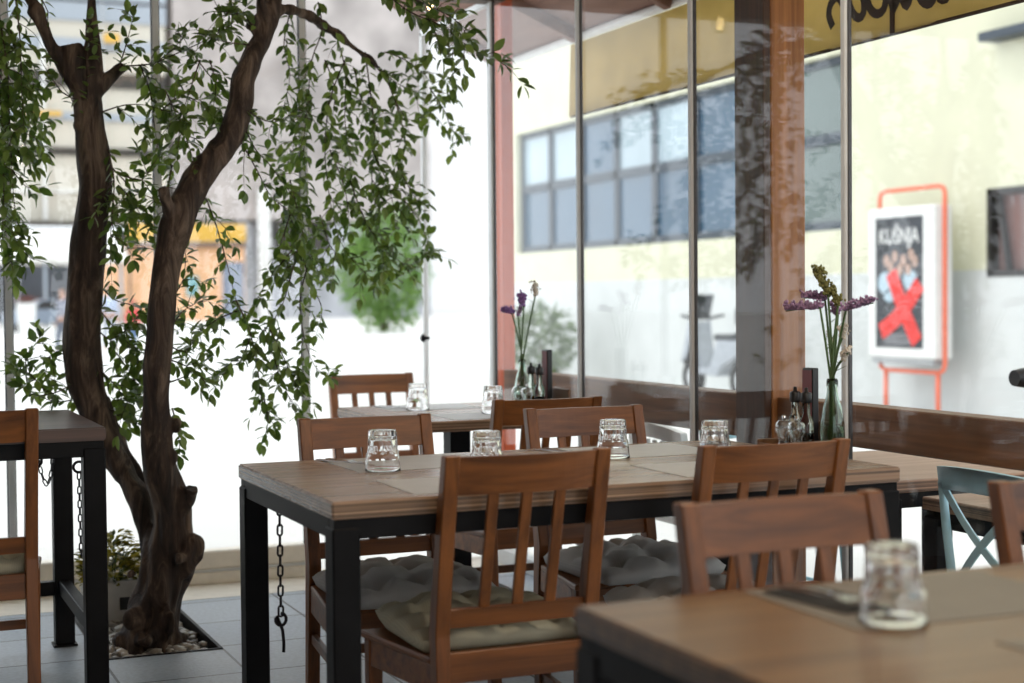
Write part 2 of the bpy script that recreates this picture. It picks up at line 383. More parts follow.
# ------------------------------------------------------------------ chairs
def make_chair():
    t = thing('dining_chair', '', 'chair')
    HC, W = .872, .435
    def ln(z):                                     # y of the raked back line at height z
        return -.185-.09*max(0., (z-.43)/(HC-.43))**1.15
    for s in (-1, 1):                              # rear legs run up into the back posts
        prof_f, prof_b = [], []
        for z, w in ((0, .034), (.2, .040), (.43, .05), (.55, .046), (.7, .040), (HC, .034)):
            y = ln(z) if z >= .43 else -.185-.03*(1-z/.43)
            prof_f.append((y+w/2, z)); prof_b.append((y-w/2, z))
        bm = B(); x = s*(W/2-.019); prism(bm, prof_f+prof_b[::-1], 'x', x-.019, x+.019, .003)
        obj('leg', bm, M['chair_z'], t)
        bm = B(); x = s*(W/2+.026); bar(bm, (x, .195, 0), (x, .19, .356), .032, .032, Vector((0, 1, 0)), .003, .04, .042); obj('leg', bm, M['chair_z'], t)
        bm = B(); bar(bm, (s*(W/2-.018), -.185, .20), (s*(W/2+.024), .18, .20), .018, .03); obj('stretcher', bm, M['chair_y'], t)
    def curved_rail(z0, z1, bow, th, name, arch=0.):
        bm = B(); n = 12; x1 = W/2-.037
        rows = []
        for k in range(n+1):
            x = -x1+2*x1*k/n; q = 1-(x/x1)**2
            ring = []
            for z, o in ((z0, th/2), (z1+arch*q, th/2), (z1+arch*q, -th/2), (z0, -th/2)):
                ring.append(bm.verts.new((x, ln(z)+o-bow*q, z)))
            rows.append(ring)
        for a, b in zip(rows, rows[1:]):
            for k in range(4):
                f = bm.faces.new((a[k], a[(k+1) % 4], b[(k+1) % 4], b[k]))
        bm.faces.new(rows[0]); bm.faces.new(rows[-1][::-1])
        bmesh.ops.bevel(bm, geom=[e for e in bm.edges if abs(e.verts[0].co.x-e.verts[1].co.x) > 1e-4], offset=.003, segments=1, affect='EDGES')
        return obj(name, bm, M['chair_x'], t)
    curved_rail(.775, .868, .018, .022, 'top_rail')
    curved_rail(.445, .492, .004, .022, 'lower_rail')
    for k in (-1, 0, 1):
        bm = B(); x = k*.088
        bar(bm, (x, ln(.485)-.003, .485), (x, ln(.78)-.014, .78), .028, .013, Vector((0, 1, 0)), .002); obj('slat', bm, M['chair_z'], t)
    bm = B(); prism(bm, [(-W/2+.002, -.16), (W/2-.002, -.16), (W/2+.056, .225), (-W/2-.056, .225)], 'z', .352, .370, .004); obj('seat', bm, M['chair_y'], t)
    bm = B()
    box(bm, -W/2-.005, W/2+.005, .185, .205, .285, .352, .002); box(bm, -W/2+.037, W/2-.037, -.200, -.178, .31, .385, .002)
    for s in (-1, 1): bar(bm, (s*(W/2-.014), -.165, .318), (s*(W/2+.032), .18, .318), .02, .068)
    obj('apron', bm, M['chair_x'], t)
    bm = B(); bar(bm, (-W/2+.018, .0, .20), (W/2-.018, .0, .20), .018, .028); obj('stretcher', bm, M['chair_x'], t)
    return t
chair0 = make_chair()
spots = [(1.494, 3.398, 0, 'dining chair holding a pale olive cushion, its back to us at the middle table'),
 (2.1435, 3.3226, 0, 'dining chair with its back to us, right in front of the flower bottle'),
 (1.494, 4.6806, 180, 'dining chair facing us behind the left end of the middle table'),
 (2.2763, 4.7094, 180, 'dining chair facing us behind the middle table, a crack along its top rail'),
 (2.3623, 5.1863, 0, 'dining chair turned away from us at the small square table by the door'),
 (2.3713, 7.3262, 180, 'farthest dining chair, beyond the small square table'),
 (1.5689, 2.418, 180, 'blurred dining chair facing us across the nearest table'),
 (2.275, 2.418, 180, 'blurred dining chair at the right edge, in front of the blue chair')]
chairs = []
for i, (x, y, r, lab) in enumerate(spots):
    c = chair0 if i == 0 else copy_tree(chair0)
    c.location = (x, y+(.275 if r == 0 else -.275), 0); c.rotation_euler = (0, 0, R(r)); c['label'] = lab; c['group'] = 'brown slat-back dining chairs'
    chairs.append(c)
c = dup(chair0, (.305, 4.88+.275, 0), 0, 'dining chair at the tall dark table left of the tree', 'brown slat-back dining chairs'); c.scale = (1, 1, 1.055)

# ------------------------------------------------------------------ seat cushions
def fabric(name, base, stripe):
    m, nt, b = nodes(name)
    tc = N(nt, 'ShaderNodeTexCoord'); wv = N(nt, 'ShaderNodeTexWave', Scale=60., Distortion=.6, bands_direction='X'); wv.inputs['Detail'].default_value = 2
    nt.links.new(tc.outputs['Object'], wv.inputs['Vector'])
    rp = ramp(nt, [(.25, base), (.85, stripe)]); nt.links.new(wv.outputs['Fac'], rp.inputs['Fac']); nt.links.new(rp.outputs['Color'], b.inputs['Base Color'])
    b.inputs['Roughness'].default_value = .95; b.inputs['Specular IOR Level'].default_value = .15
    bp = N(nt, 'ShaderNodeBump', Strength=.12, Distance=.002); nt.links.new(wv.outputs['Fac'], bp.inputs['Height']); nt.links.new(bp.outputs['Normal'], b.inputs['Normal'])
    return m
M['olive'] = fabric('olive ribbed cotton', (.44, .42, .32), (.49, .47, .36))
M['grey'] = fabric('grey ribbed cotton', (.47, .47, .465), (.51, .51, .505))
def cushion_mesh(seed):
    bm = B(); n = 36; rnd = random.Random(seed); S = .236
    but = [(i*.142+rnd.uniform(-.012, .012), j*.142+rnd.uniform(-.012, .012)) for i in (-1, 0, 1) for j in (-1, 0, 1)]
    def hgt(x, y):
        a, b = abs(x)/S, abs(y)/S
        e = max(0, 1-a**3.2)**.55*max(0, 1-b**3.2)**.55
        h = .066*e+.026
        for bx, by in but:
            d = math.hypot(x-bx, y-by); h -= .048*math.exp(-(d/.036)**2)*e
        h -= .030*e*(math.exp(-((x-.142)/.018)**2)+math.exp(-((x+.142)/.018)**2)+math.exp(-(x/.018)**2)+math.exp(-((y-.142)/.018)**2)+math.exp(-((y+.142)/.018)**2)+math.exp(-(y/.018)**2))*.55
        h += .012*noise.noise(Vector((x*17, y*17, seed)))*e+.005*noise.noise(Vector((x*45, y*45, seed)))*e
        return h
    top = {}; bot = {}
    for i in range(n+1):
        for j in range(n+1):
            u, v = -1+2*i/n, -1+2*j/n
            x = S*u*(1-.10*v*v*abs(u)**3)*1.0; y = S*v*(1-.10*u*u*abs(v)**3)
            wob = 1+.02*noise.noise(Vector((u*2.2, v*2.2, seed+5)))
            x *= wob; y *= wob
            edge = i in (0, n) or j in (0, n)
            top[i, j] = bm.verts.new((x, y, .032 if edge else hgt(S*u, S*v)))
            bot[i, j] = top[i, j] if edge else bm.verts.new((x, y,   .032-.032*min(1, (1-max(abs(u), abs(v)))*8)**.5))
    for i in range(n):
        for j in range(n):
            for d, rev in ((top, 0), (bot, 1)):
                q = [d[i, j], d[i+1, j], d[i+1, j+1], d[i, j+1]]
                f = bm.faces.new(q[::-1] if rev else q); f.smooth = True
    return bm
for k, (ci, mt, lab) in enumerate(((0, 'olive', 'olive tufted cushion on the chair whose back is to us at the middle table'), (1, 'grey', 'grey tufted seat cushion nearest the window, on the chair before the flower bottle'),
      (2, 'grey', 'grey tufted cushion on the facing chair at the left end of the middle table'), (3, 'grey', 'grey tufted cushion on the facing chair by the window end of the middle table'))):
    o = obj('seat_cushion', cushion_mesh(k+1), M[mt]); ch = chairs[ci]
    o.location = (ch.location.x, ch.location.y+(.075 if ci < 2 else -.075), .3705); o.rotation_euler = (0, 0, ch.rotation_euler.z+R(2*k-3))
    tag(o, lab, 'cushion', 'tufted seat cushions')
o = obj('seat_cushion', cushion_mesh(9), M['olive']); o.location = (.305, 5.222, .3705*1.055); tag(o, 'olive seat cushion on the chair at the tall dark table', 'cushion', 'tufted seat cushions')

# ------------------------------------------------------------------ table settings
def tumbler():
    bm = B(); K = 10; seg = 60
    def mod(z, a): return .0016*math.cos(K*a)*max(0, min(1, (z-.05)/.012))
    prof = [(.0495, 0), (.0500, .0015), (.0485, .012), (.0468, .035), (.0455, .047), (.0440, .053), (.0405, .058), (.0392, .075), (.0375, .100), (.0365, .112), (.0345, .1165), (.018, .117), (0, .116)]
    inn = [(0, .098), (.026, .0975), (.0320, .094), (.0338, .086), (.0350, .070), (.0370, .056), (.0425, .047), (.0440, .030), (.0462, .010), (.0478, .0008)]
    o = []; 
    def ring(r, z, m): return [bm.verts.new(((r+(mod(z, 2*PI*k/seg) if m else 0))*math.cos(2*PI*k/seg), (r+(mod(z, 2*PI*k/seg) if m else 0))*math.sin(2*PI*k/seg), z)) for k in range(seg)] if r > 1e-6 else [bm.verts.new((0, 0, z))]
    A = [ring(r, z, True) for r, z in prof]; I = [ring(r, z, False) for r, z in inn]
    def br(a, b):
        for k in range(seg):
            q = []
            for v in (a[k % len(a)], a[(k+1) % seg % len(a)], b[(k+1) % seg % len(b)], b[k % len(b)]):
                if v not in q: q.append(v)
            f = bm.faces.new(q); f.smooth = True
    for a, b in zip(A, A[1:]): br(a, b)
    for a, b in zip(I, I[1:]): br(a, b)
    br(I[-1], A[0])
    return obj('tumbler', bm, M['glass'])
tum = None
for (x, y, lab) in ((1.338, 4.034, 'upturned glass tumbler at the left end of the middle table, clear of any chair'),
        (1.575, 3.86, 'upturned glass tumbler half hidden behind the back of the olive cushion chair'),
        (2.049, 4.042, 'upturned glass tumbler in front of the facing chair with the cracked top rail'),
        (2.285, 3.86, 'upturned glass tumbler left of the flower bottle, half hidden by a chair back'),
        (1.375, 1.826, 'large blurred upturned tumbler on the nearest table'),
        (2.206, 6.172, 'upturned glass tumbler beside the farthest chair on the small square table'),
        (2.41, 5.83, 'upturned glass tumbler left of the flowers on the small square table')):
    o = tumbler() if tum is None else tum.copy()
    if tum is not None: C.objects.link(o)
    tum = o; o.location = (x, y, H+.0016); o.scale = (1, 1, .96); o.rotation_euler = (0, 0, random.random()*3)
    tag(o, lab, 'glass', 'upturned glass tumblers')
def flat(name, x0, x1, y0, y1, z, mat, lab, cat, group, rot=0., th=.0012):
    bm = B(); a, b = (x1-x0)/2, (y1-y0)/2; box(bm, -a, a, -b, b, 0, th, 0)
    o = obj(name, bm, mat); o.location = ((x0+x1)/2, (y0+y1)/2, z); o.rotation_euler = (0, 0, R(rot)); return tag(o, lab, cat, group)
G = 'grey paper placemats'
for x0, x1, y0, y1, rot, lab in ((1.265, 1.70, 4.03, 4.375, 1, 'grey placemat under the cutlery at the left end of the middle table'), (1.245, 1.67, 3.50, 3.82, -1, 'grey placemat at the middle table in front of the olive cushion chair'),
      (1.97, 2.42, 4.02, 4.36, 1, 'grey placemat before the facing chair with the cracked top rail'), (2.0, 2.44, 3.51, 3.84, -1, 'grey placemat on the middle table left of the flower bottle'),
      (1.30, 1.75, 1.79, 2.11, -1, 'blurred grey placemat under the dark cutlery on the nearest table'), (1.42, 1.88, 1.30, 1.66, 1, 'blurred grey placemat at the bottom right of the photo'),
      (2.10, 2.50, 6.16, 6.46, 0, 'grey placemat before the farthest chair'), (2.15, 2.58, 5.60, 5.90, 0, 'grey placemat before the chair turned away at the small square table')):
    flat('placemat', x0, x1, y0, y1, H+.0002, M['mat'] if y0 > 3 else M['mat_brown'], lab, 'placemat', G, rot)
def fork_mesh():
    bm = B()
    def seg(pts, w, th=.0022):
        for (a, b), (w0, w1) in zip(zip(pts, pts[1:]), zip(w, w[1:])): bar(bm, a, b, w0, th, Vector((0, 0, 1)), 0, w1, th)
    seg([(0, .115, .002), (0, .06, .004), (0, -.02, .006), (0, -.045, .009), (0, -.055, .010)], [.016, .013, .006, .007, .020])
    for k in range(4): seg([(-.0085+k*.00567, -.053, .010), (-.0085+k*.00567, -.08, .007), (-.0075+k*.005, -.105, .0095)], [.0037, .0033, .002])
    return bm
def knife_mesh():
    bm = B()
    prism(bm, [(-.008, .115), (.008, .115), (.0075, .06), (.006, .015), (-.006, .015), (-.0075, .06)], 'z', 0, .005, .001)
    prism(bm, [(-.006, .016), (.004, .016), (.009, -.01), (.0095, -.07), (.002, -.11), (-.006, -.112)], 'z', .0015, .0032)
    return bm
fk = obj('fork', fork_mesh(), M['silver']); kn = obj('knife', knife_mesh(), M['silver'])
first = True
for x, y, a, place in ((1.30, 4.275, 17, 'at the left end of the middle table'), (1.98, 4.255, 12, 'before the facing chair with the cracked top rail'), (1.375, 2.0, 6, 'blurred on a dark napkin on the nearest table'), (2.135, 6.34, 10, 'on the small square table by the door')):
    for base, off, nm in ((fk, -.012, 'fork'), (kn, .022, 'knife')):
        o = base if first else base.copy()
        if not first: C.objects.link(o)
        o.location = (x+off, y+(-.006 if nm == 'knife' else 0), H+(.0056 if y < 3 else .0018)); o.rotation_euler = (0, 0, R(a+(4 if nm == 'knife' else 0)))
        tag(o, 'steel %s lying %s' % (nm, place), nm, 'table cutlery')
    first = False
    if y < 3: flat('napkin', x-.045, x+.055, y-.10, y+.09, H+.0016, M['napkin'], 'folded dark napkin under cutlery %s' % place, 'napkin', 'dark napkins', a, .0036)

# ------------------------------------------------------------------ caddies, mills, bottles, flowers
M['caddy'] = wood('caddy wood', (.07, .03, .014), (.22, .11, .05), 'y', .5)
M['pepper'] = plain('peppercorns', (.03, .022, .02), .8, 0, .5, 200.)
M['salt'] = plain('coarse salt', (.7, .69, .68), .7, 0, .2, 150.)
M['dark_vinegar'] = plain('dark vinegar', (.02, .006, .005), .15)
M['stem'] = plain('green flower stems', (.07, .13, .04), .6)
M['purple'] = plain('purple statice florets', (.32, .20, .34), .8, 0, .35, 90.)
M['lilac'] = plain('lilac statice florets', (.28, .14, .38), .8, 0, .35, 90.)
M['bud'] = plain('yellow green buds', (.16, .16, .05), .8, 0, .35, 90.)
M['ivory'] = plain('ivory florets', (.62, .56, .48), .8, 0, .2, 90.)
M['water'] = glass_mat('vase water', (.9, .95, .93), 1.33)
def mill(loc, fill, lab, where):
    t = thing('spice_mill', lab, 'mill', loc, 0, 'clear spice mills')
    bm = B(); lathe(bm, [(0, 0), (.023, 0), (.0245, .004), (.0225, .014), (.0175, .038), (.0185, .056), (.0245, .063), (.0255, .076), (.0235, .088), (.017, .096), (0, .098)], 20); obj('body', bm, M['clear'], t)
    bm = B(); lathe(bm, [(0, .004), (.019, .004), (.018, .014), (.0145, .036), (0, .037)], 16); obj('filling', bm, fill, t)
    bm = B(); lathe(bm, [(0, .0982), (.006, .0982), (.0065, .106), (.004, .112), (0, .113)], 12); obj('knob', bm, M['silver'], t)
def cruet(loc, fill, lab):
    t = thing('cruet_bottle', lab, 'bottle', loc, 0, 'cruet bottles')
    bm = B(); lathe(bm, [(0, 0), (.020, 0), (.022, .003), (.022, .085), (.018, .100), (.0110, .114), (.0110, .145), (.0095, .146), (0, .146)], 20); obj('body', bm, M['bottle'], t)
    bm = B(); lathe(bm, [(0, .004), (.0195, .004), (.0195, .058), (0, .0585)], 16); obj('filling', bm, fill, t)
    bm = B(); lathe(bm, [(0, .1462), (.0150, .1462), (.0165, .150), (.0165, .172), (.0145, .176), (.006, .178), (.0055, .190), (0, .191)], 14); obj('stopper', bm, M['black'], t)
def caddy(x0, x1, y0, y1, mills, cruets, menu, where):
    z = H; cx, cy = (x0+x1)/2, (y0+y1)/2; a, b = (x1-x0)/2, (y1-y0)/2
    t = thing('table_caddy', 'small brown wooden condiment caddy %s' % where, 'caddy', (cx, cy, z), 0, 'wooden condiment caddies')
    bm = B(); box(bm, -a, a, -b, b, 0, .012, .003); obj('base', bm, M['caddy'], t)
    bm = B()
    box(bm, -a, a, -b, -b+.010, .012, .05, .002); box(bm, -a, a, b-.010, b, .012, .05, .002)
    box(bm, -a, -a+.010, -b+.01, b-.01, .012, .04, .002); box(bm, a-.010, a, -b+.01, b-.01, .012, .10, .002); obj('side_board', bm, M['caddy'], t)
    mill((*mills[0], z+.0125), M['pepper'], 'clear mill of peppercorns in the caddy %s' % where, where)
    mill((*mills[1], z+.0125), M['salt'], 'clear mill of white salt in the caddy %s' % where, where)
    cruet((*cruets[0], z+.0125), M['oil'], 'cruet of golden oil with black pourer in the caddy %s' % where)
    cruet((*cruets[1], z+.0125), M['dark_vinegar'], 'cruet of dark vinegar with black pourer in the caddy %s' % where)
    m = thing('menu_box', 'upright dark red and black menu box in the caddy %s' % where, 'box', (*menu, z+.0125), 0, 'menu boxes')
    bm = B(); box(bm, -.012, .012, -.026, .026, 0, .245, .003); obj('case', bm, M['black'], m)
    bm = B(); box(bm, -.0135, -.0115, -.023, .023, .015, .238, .0); obj('front_card', bm, M['red_card'], m)
caddy(2.45, 2.634, 3.712, 3.90, ((2.49, 3.815), (2.49, 3.750)), ((2.553, 3.852), (2.553, 3.795)), (2.602, 3.845), 'on the middle table')
caddy(2.46, 2.67, 5.63, 5.845, ((2.50, 5.783), (2.50, 5.690)), ((2.57, 5.808), (2.57, 5.725)), (2.635, 5.79), 'on the small square table')
def vase(x, y, z, h, lab):
    t = thing('glass_vase', lab, 'vase', (x, y, z), 0, 'bottle vases')
    k = h/.22
    pr = [(.030, .0), (.0345, .004), (.0355, .06), (.034, .10), (.026, .145), (.0165, .175), (.014, .195), (.0165, .200), (.0165, .212), (.0145, .22)]
    inn = [(.0125, .2195), (.0120, .195), (.0145, .174), (.0238, .144), (.0315, .10), (.033, .06), (.031, .010), (0, .008)]
    bm = B(); lathe(bm, [(0, 0)]+[(r, q*k) for r, q in pr]+[(r, q*k) for r, q in inn], 28); obj('body', bm, M['bottle'], t)
    bm = B(); lathe(bm, [(0, .009), (.0305, .0105), (.0325, .06), (.031, .10), (0, .10)], 24); obj('water', bm, M['water'], t)
    return t
def bez(a, b, c, n=10): return [a*(1-t)**2+b*2*t*(1-t)+c*t*t for t in [i/n for i in range(n+1)]]
def flower(base, neck, tip, head, mat, length, lab, grp, r=.008, seed=1):
    """one cut stem: foot in the vase, through the neck, head of small florets along the last stretch"""
    t = thing('flower_stem', lab, 'flower', base, 0, grp); rnd = random.Random(seed)
    b0 = Vector((0, 0, 0)); n = Vector(neck)-Vector(base); e = Vector(tip)-Vector(base); hd = Vector(head)
    mid = n+(e-n)*.5+Vector((0, 0, .015)); pts = [b0, n*.5, n]+bez(n, mid, e, 8)[1:]
    hv = [e+hd*length*i/8+Vector((0, 0, -.006*(i/8)**2)) for i in range(9)]
    bm = B(); tube(bm, pts+hv[1:], [.0036]*len(pts)+[.0020]*8, 6)
    for i in range(2):
        p = n+(e-n)*rnd.uniform(.3, .9); d = Vector((rnd.uniform(-1, 1), rnd.uniform(-1, 1), .6)).normalized()*.03
        tube(bm, [p, p+d], [.0014, .0006], 5)
    obj('stalk', bm, M['stem'], t)
    bm = B()
    for i in range(int(110*length/.06)+40):
        p = e+hd*length*rnd.random(); up = Vector((rnd.gauss(0, .5), rnd.gauss(0, .5), abs(rnd.gauss(.6, .4))))
        blob(bm, p+up*r*rnd.uniform(.2, 1.3), r*rnd.uniform(.22, .42), 1, .3, (1, 1, 1.2), rnd.random()*50)
    obj('florets', bm, mat, t)
VX, VY, VZ = 2.555, 3.668, H
vase(VX, VY, VZ, .235, 'clear bottle vase of dried statice at the window end of the middle table')
def fl(px, py, px2, py2, depthx, mat, k, vx, vy, z0, nz, lab, grp, r=.008):
    p = atx(px, py, depthx); q = atx(px2, py2, depthx); d = q-p
    flower((vx+.004*math.cos(k*2.3), vy+.008*math.sin(k*1.7), z0+.012), (vx+.005*math.cos(k*2.1), vy+.006*math.sin(k*2.1), nz), p, d.normalized(), mat, d.length, lab, grp, r, k)
g1 = 'statice stems in the bottle on the middle table'
for k, (a, b, c, d, mt, lab, r, dx) in enumerate(((820, 308, 786, 309, 'purple', 'purple statice stem bent level to the left in the large bottle', .0125, 2.52), (825, 300, 804, 296, 'purple', 'short purple statice stem pointing left in the large bottle', .013, 2.58),
     (828, 295, 816, 270, 'bud', 'tallest yellow green budded stem in the large bottle', .0135, 2.55), (838, 305, 831, 289, 'bud', 'shorter yellow green budded stem in the large bottle', .0125, 2.56), (846, 310, 873, 301, 'purple', 'purple statice stem bent level to the right in the large bottle', .0125, 2.53),
     (838, 314, 835, 309, 'purple', 'small round purple head amid the stems of the large bottle', .015, 2.60), (842, 338, 843, 328, 'ivory', 'upper ivory floret head in the large bottle', .012, 2.55), (842, 360, 848, 351, 'ivory', 'lower ivory floret head beside the rim of the large bottle', .011, 2.54), (833, 345, 828, 335, 'ivory', 'ivory floret head low on the window side of the large bottle', .008, 2.6))):
    fl(a, b, c, d, dx, M[mt], k+1, VX, VY, VZ, VZ+.235, lab, g1, r)
WX, WY = 2.57, 5.90
vase(WX, WY, H, .215, 'narrow clear vase of lilac flowers on the small square table')
g2 = 'statice stems in the vase on the small square table'
for k, (a, b, c, d, mt, lab, r) in enumerate(((512, 313, 503, 311, 'lilac', 'lilac flower stem leaning left in the far vase', .014), (524, 306, 520, 296, 'lilac', 'upright lilac flower stem in the middle of the far vase', .016), (518, 316, 521, 308, 'purple', 'darker purple flower stem low in the far vase', .010), (535, 297, 535, 285, 'ivory', 'pale ivory and lilac stem leaning right in the far vase', .013))):
    fl(a, b, c, d, WX, M[mt], k+21, WX, WY, H, H+.215, lab, g2, r)

# ------------------------------------------------------------------ bag chains hanging from the tables
def chain(top, path, link, lab, hook=False, ring=None):
    """links threaded along a local path that starts at the fixing point; ring / hook at its end"""
    t = thing('hook_chain', lab, 'chain', top, 0, 'hook chains under the tables')
    L, w, r = link, link*.54, link*.085
    P = smooth_path([Vector(p) for p in path], .002); acc, nxt, k = 0, L*.42, 0
    for a, b in zip(P, P[1:]):
        acc += (b-a).length
        if acc >= nxt:
            d = (b-a).normalized(); s_, u_ = frame_of(d, Vector((0, 1, 0))); s_, u_ = (s_, u_) if k % 2 == 0 else (s_*.35+u_*.94, s_)
            pts = []
            for q in range(16):
                an = 2*PI*q/16; pts.append(b+s_*math.cos(an)*(w/2-r)+d*(math.sin(an)*(w/2-r)+(L/2-w/2)*(1 if math.sin(an) > 0 else -1)))
            bm = B(); tube(bm, pts, r, 6, closed=True); obj('link', bm, M['iron'], t); nxt += L*.78; k += 1
    e = P[-1]
    if ring:
        c = Vector(ring); bm = B(); tube(bm, [c+Vector((math.cos(2*PI*q/18)*.017, 0, math.sin(2*PI*q/18)*.017)) for q in range(18)], .0045, 7, closed=True); obj('ring', bm, M['iron'], t)
    if hook:
        bm = B(); z = e.z-.012
        tube(bm, [e+Vector((.015*math.cos(a), 0, -.020+.017*math.sin(a))) for a in [PI*.5-2*PI*i/14 for i in range(13)]]+[e+Vector((.004, 0, -.05)), e+Vector((.007, 0, -.085)), e+Vector((.006, 0, -.112))], .0048, 7); obj('hook', bm, M['iron'], t)
    return t
chain((1.085, 4.18, .676), [(0, 0, 0), (0, 0, -.15), (0, 0, -.30)], .036, 'long black chain with an open hook hanging at the left end of the middle table', True)
chain((.662, 5.05, .722), [(0, 0, -.02), (.001, 0, -.15), (.003, 0, -.29)], .029, 'long black chain hanging beside the front leg of the tall dark table', False, (0, 0, -.005))
chain((.63, 5.45, .757), [(0, 0, 0), (-.022, 0, -.03), (-.045, 0, -.055), (-.038, 0, -.10), (-.022, 0, -.135), (-.008, 0, -.10), (-.002, 0, -.05)], .029, 'short looped black chain under the tall dark table', False, (-.055, -.004, -.055))

# ------------------------------------------------------------------ pendant bulb
M['filament'] = emit_mat('glowing filament', (1, .70, .32), 14)
bulb = thing('pendant_bulb', 'lit clear filament bulb hanging at the top edge of the photo', 'lamp', (2.142, 5.8, 2.405), 0, 'pendant bulbs')
bm = B(); lathe(bm, [(0, -.036), (.016, -.033), (.029, -.020), (.035, 0), (.031, .018), (.021, .034), (.013, .050), (.0125, .058)], 24); obj('globe', bm, M['clear'], bulb)
bm = B()
for k in range(6):
    a = 2*PI*k/6; tube(bm, [(.005*math.cos(a), .005*math.sin(a), .03), (.012*math.cos(a), .012*math.sin(a), .0), (.006*math.cos(a), .006*math.sin(a), -.018)], .0018, 5)
obj('filament', bm, M['filament'], bulb)
bm = B(); lathe(bm, [(.0135, .05), (.016, .055), (.018, .10), (.008, .115), (.003, .12), (.003, .394)], 16); obj('socket', bm, M['black'], bulb)
LW = 32
def glow(b, w):
    l = bpy.data.lights.new('fill_light', 'POINT'); l.energy = w; l.color = (1, .87, .70); l.shadow_soft_size = .03
    o = bpy.data.objects.new('fill_light', l); C.objects.link(o); o.parent = b; o.location = (0, 0, -.06)
for x, y, lab in ((1.25, 1.1, 'added unseen pendant bulb above the nearest table'), (1.95, 2.75, 'added unseen pendant bulb between the nearest and the middle table by the glass'), (1.25, -1.0, 'added unseen pendant bulb behind the nearest table, toward the rear opening')):  # bulbs added out of view to brighten the room
    b = dup(bulb, (x, y, 2.405), 0, lab)
    for ch in list(b.children):
        if ch.type == 'LIGHT': bpy.data.objects.remove(ch)
    glow(b, LW if y > 2 or y < 0 else LW*.6)

# ------------------------------------------------------------------ the tree in its bed
def bark():
    m, nt, b = nodes('smooth grey brown bark')
    tc = N(nt, 'ShaderNodeTexCoord'); mp = N(nt, 'ShaderNodeMapping'); mp.inputs['Scale'].default_value = (14, 14, 3.2)
    nt.links.new(tc.outputs['Object'], mp.inputs['Vector'])
    nz = N(nt, 'ShaderNodeTexNoise', Scale=1.4, Detail=8., Roughness=.65, Distortion=.8); nt.links.new(mp.outputs['Vector'], nz.inputs['Vector'])
    rp = ramp(nt, [(.34, (.010, .006, .004)), (.5, (.048, .029, .020)), (.70, (.19, .135, .095))]); nt.links.new(nz.outputs['Fac'], rp.inputs['Fac'])
    nt.links.new(rp.outputs['Color'], b.inputs['Base Color']); b.inputs['Roughness'].default_value = .8
    bp = N(nt, 'ShaderNodeBump', Strength=.9, Distance=.02); nt.links.new(nz.outputs['Fac'], bp.inputs['Height']); nt.links.new(bp.outputs['Normal'], b.inputs['Normal'])
    return m
M['bark'] = bark()
tree = thing('indoor_tree', 'leafy tree with a forked gnarled trunk growing from a pebble bed in the floor', 'tree', (1.0, 5.72, 0))
def limb(rows, sub=4):
    """rows of (px, py, width px, y): smooth centre line with radii"""
    P = [(aty(a, b, y), w/2*(y*1.0/math.cos(YAW))/F*.92) for a, b, w, y in rows]
    out, rad = [], []
    for i in range(len(P)-1):
        p0, p1, p2, p3 = P[max(i-1, 0)][0], P[i][0], P[i+1][0], P[min(i+2, len(P)-1)][0]
        for k in range(sub):
            t = k/sub
            out.append(.5*((2*p1)+(p2-p0)*t+(2*p0-5*p1+4*p2-p3)*t*t+(3*p1-p0-3*p2+p3)*t**3)); rad.append(P[i][1]*(1-t)+P[i+1][1]*t)
    out.append(P[-1][0]); rad.append(P[-1][1]); return out, rad
wb = B()
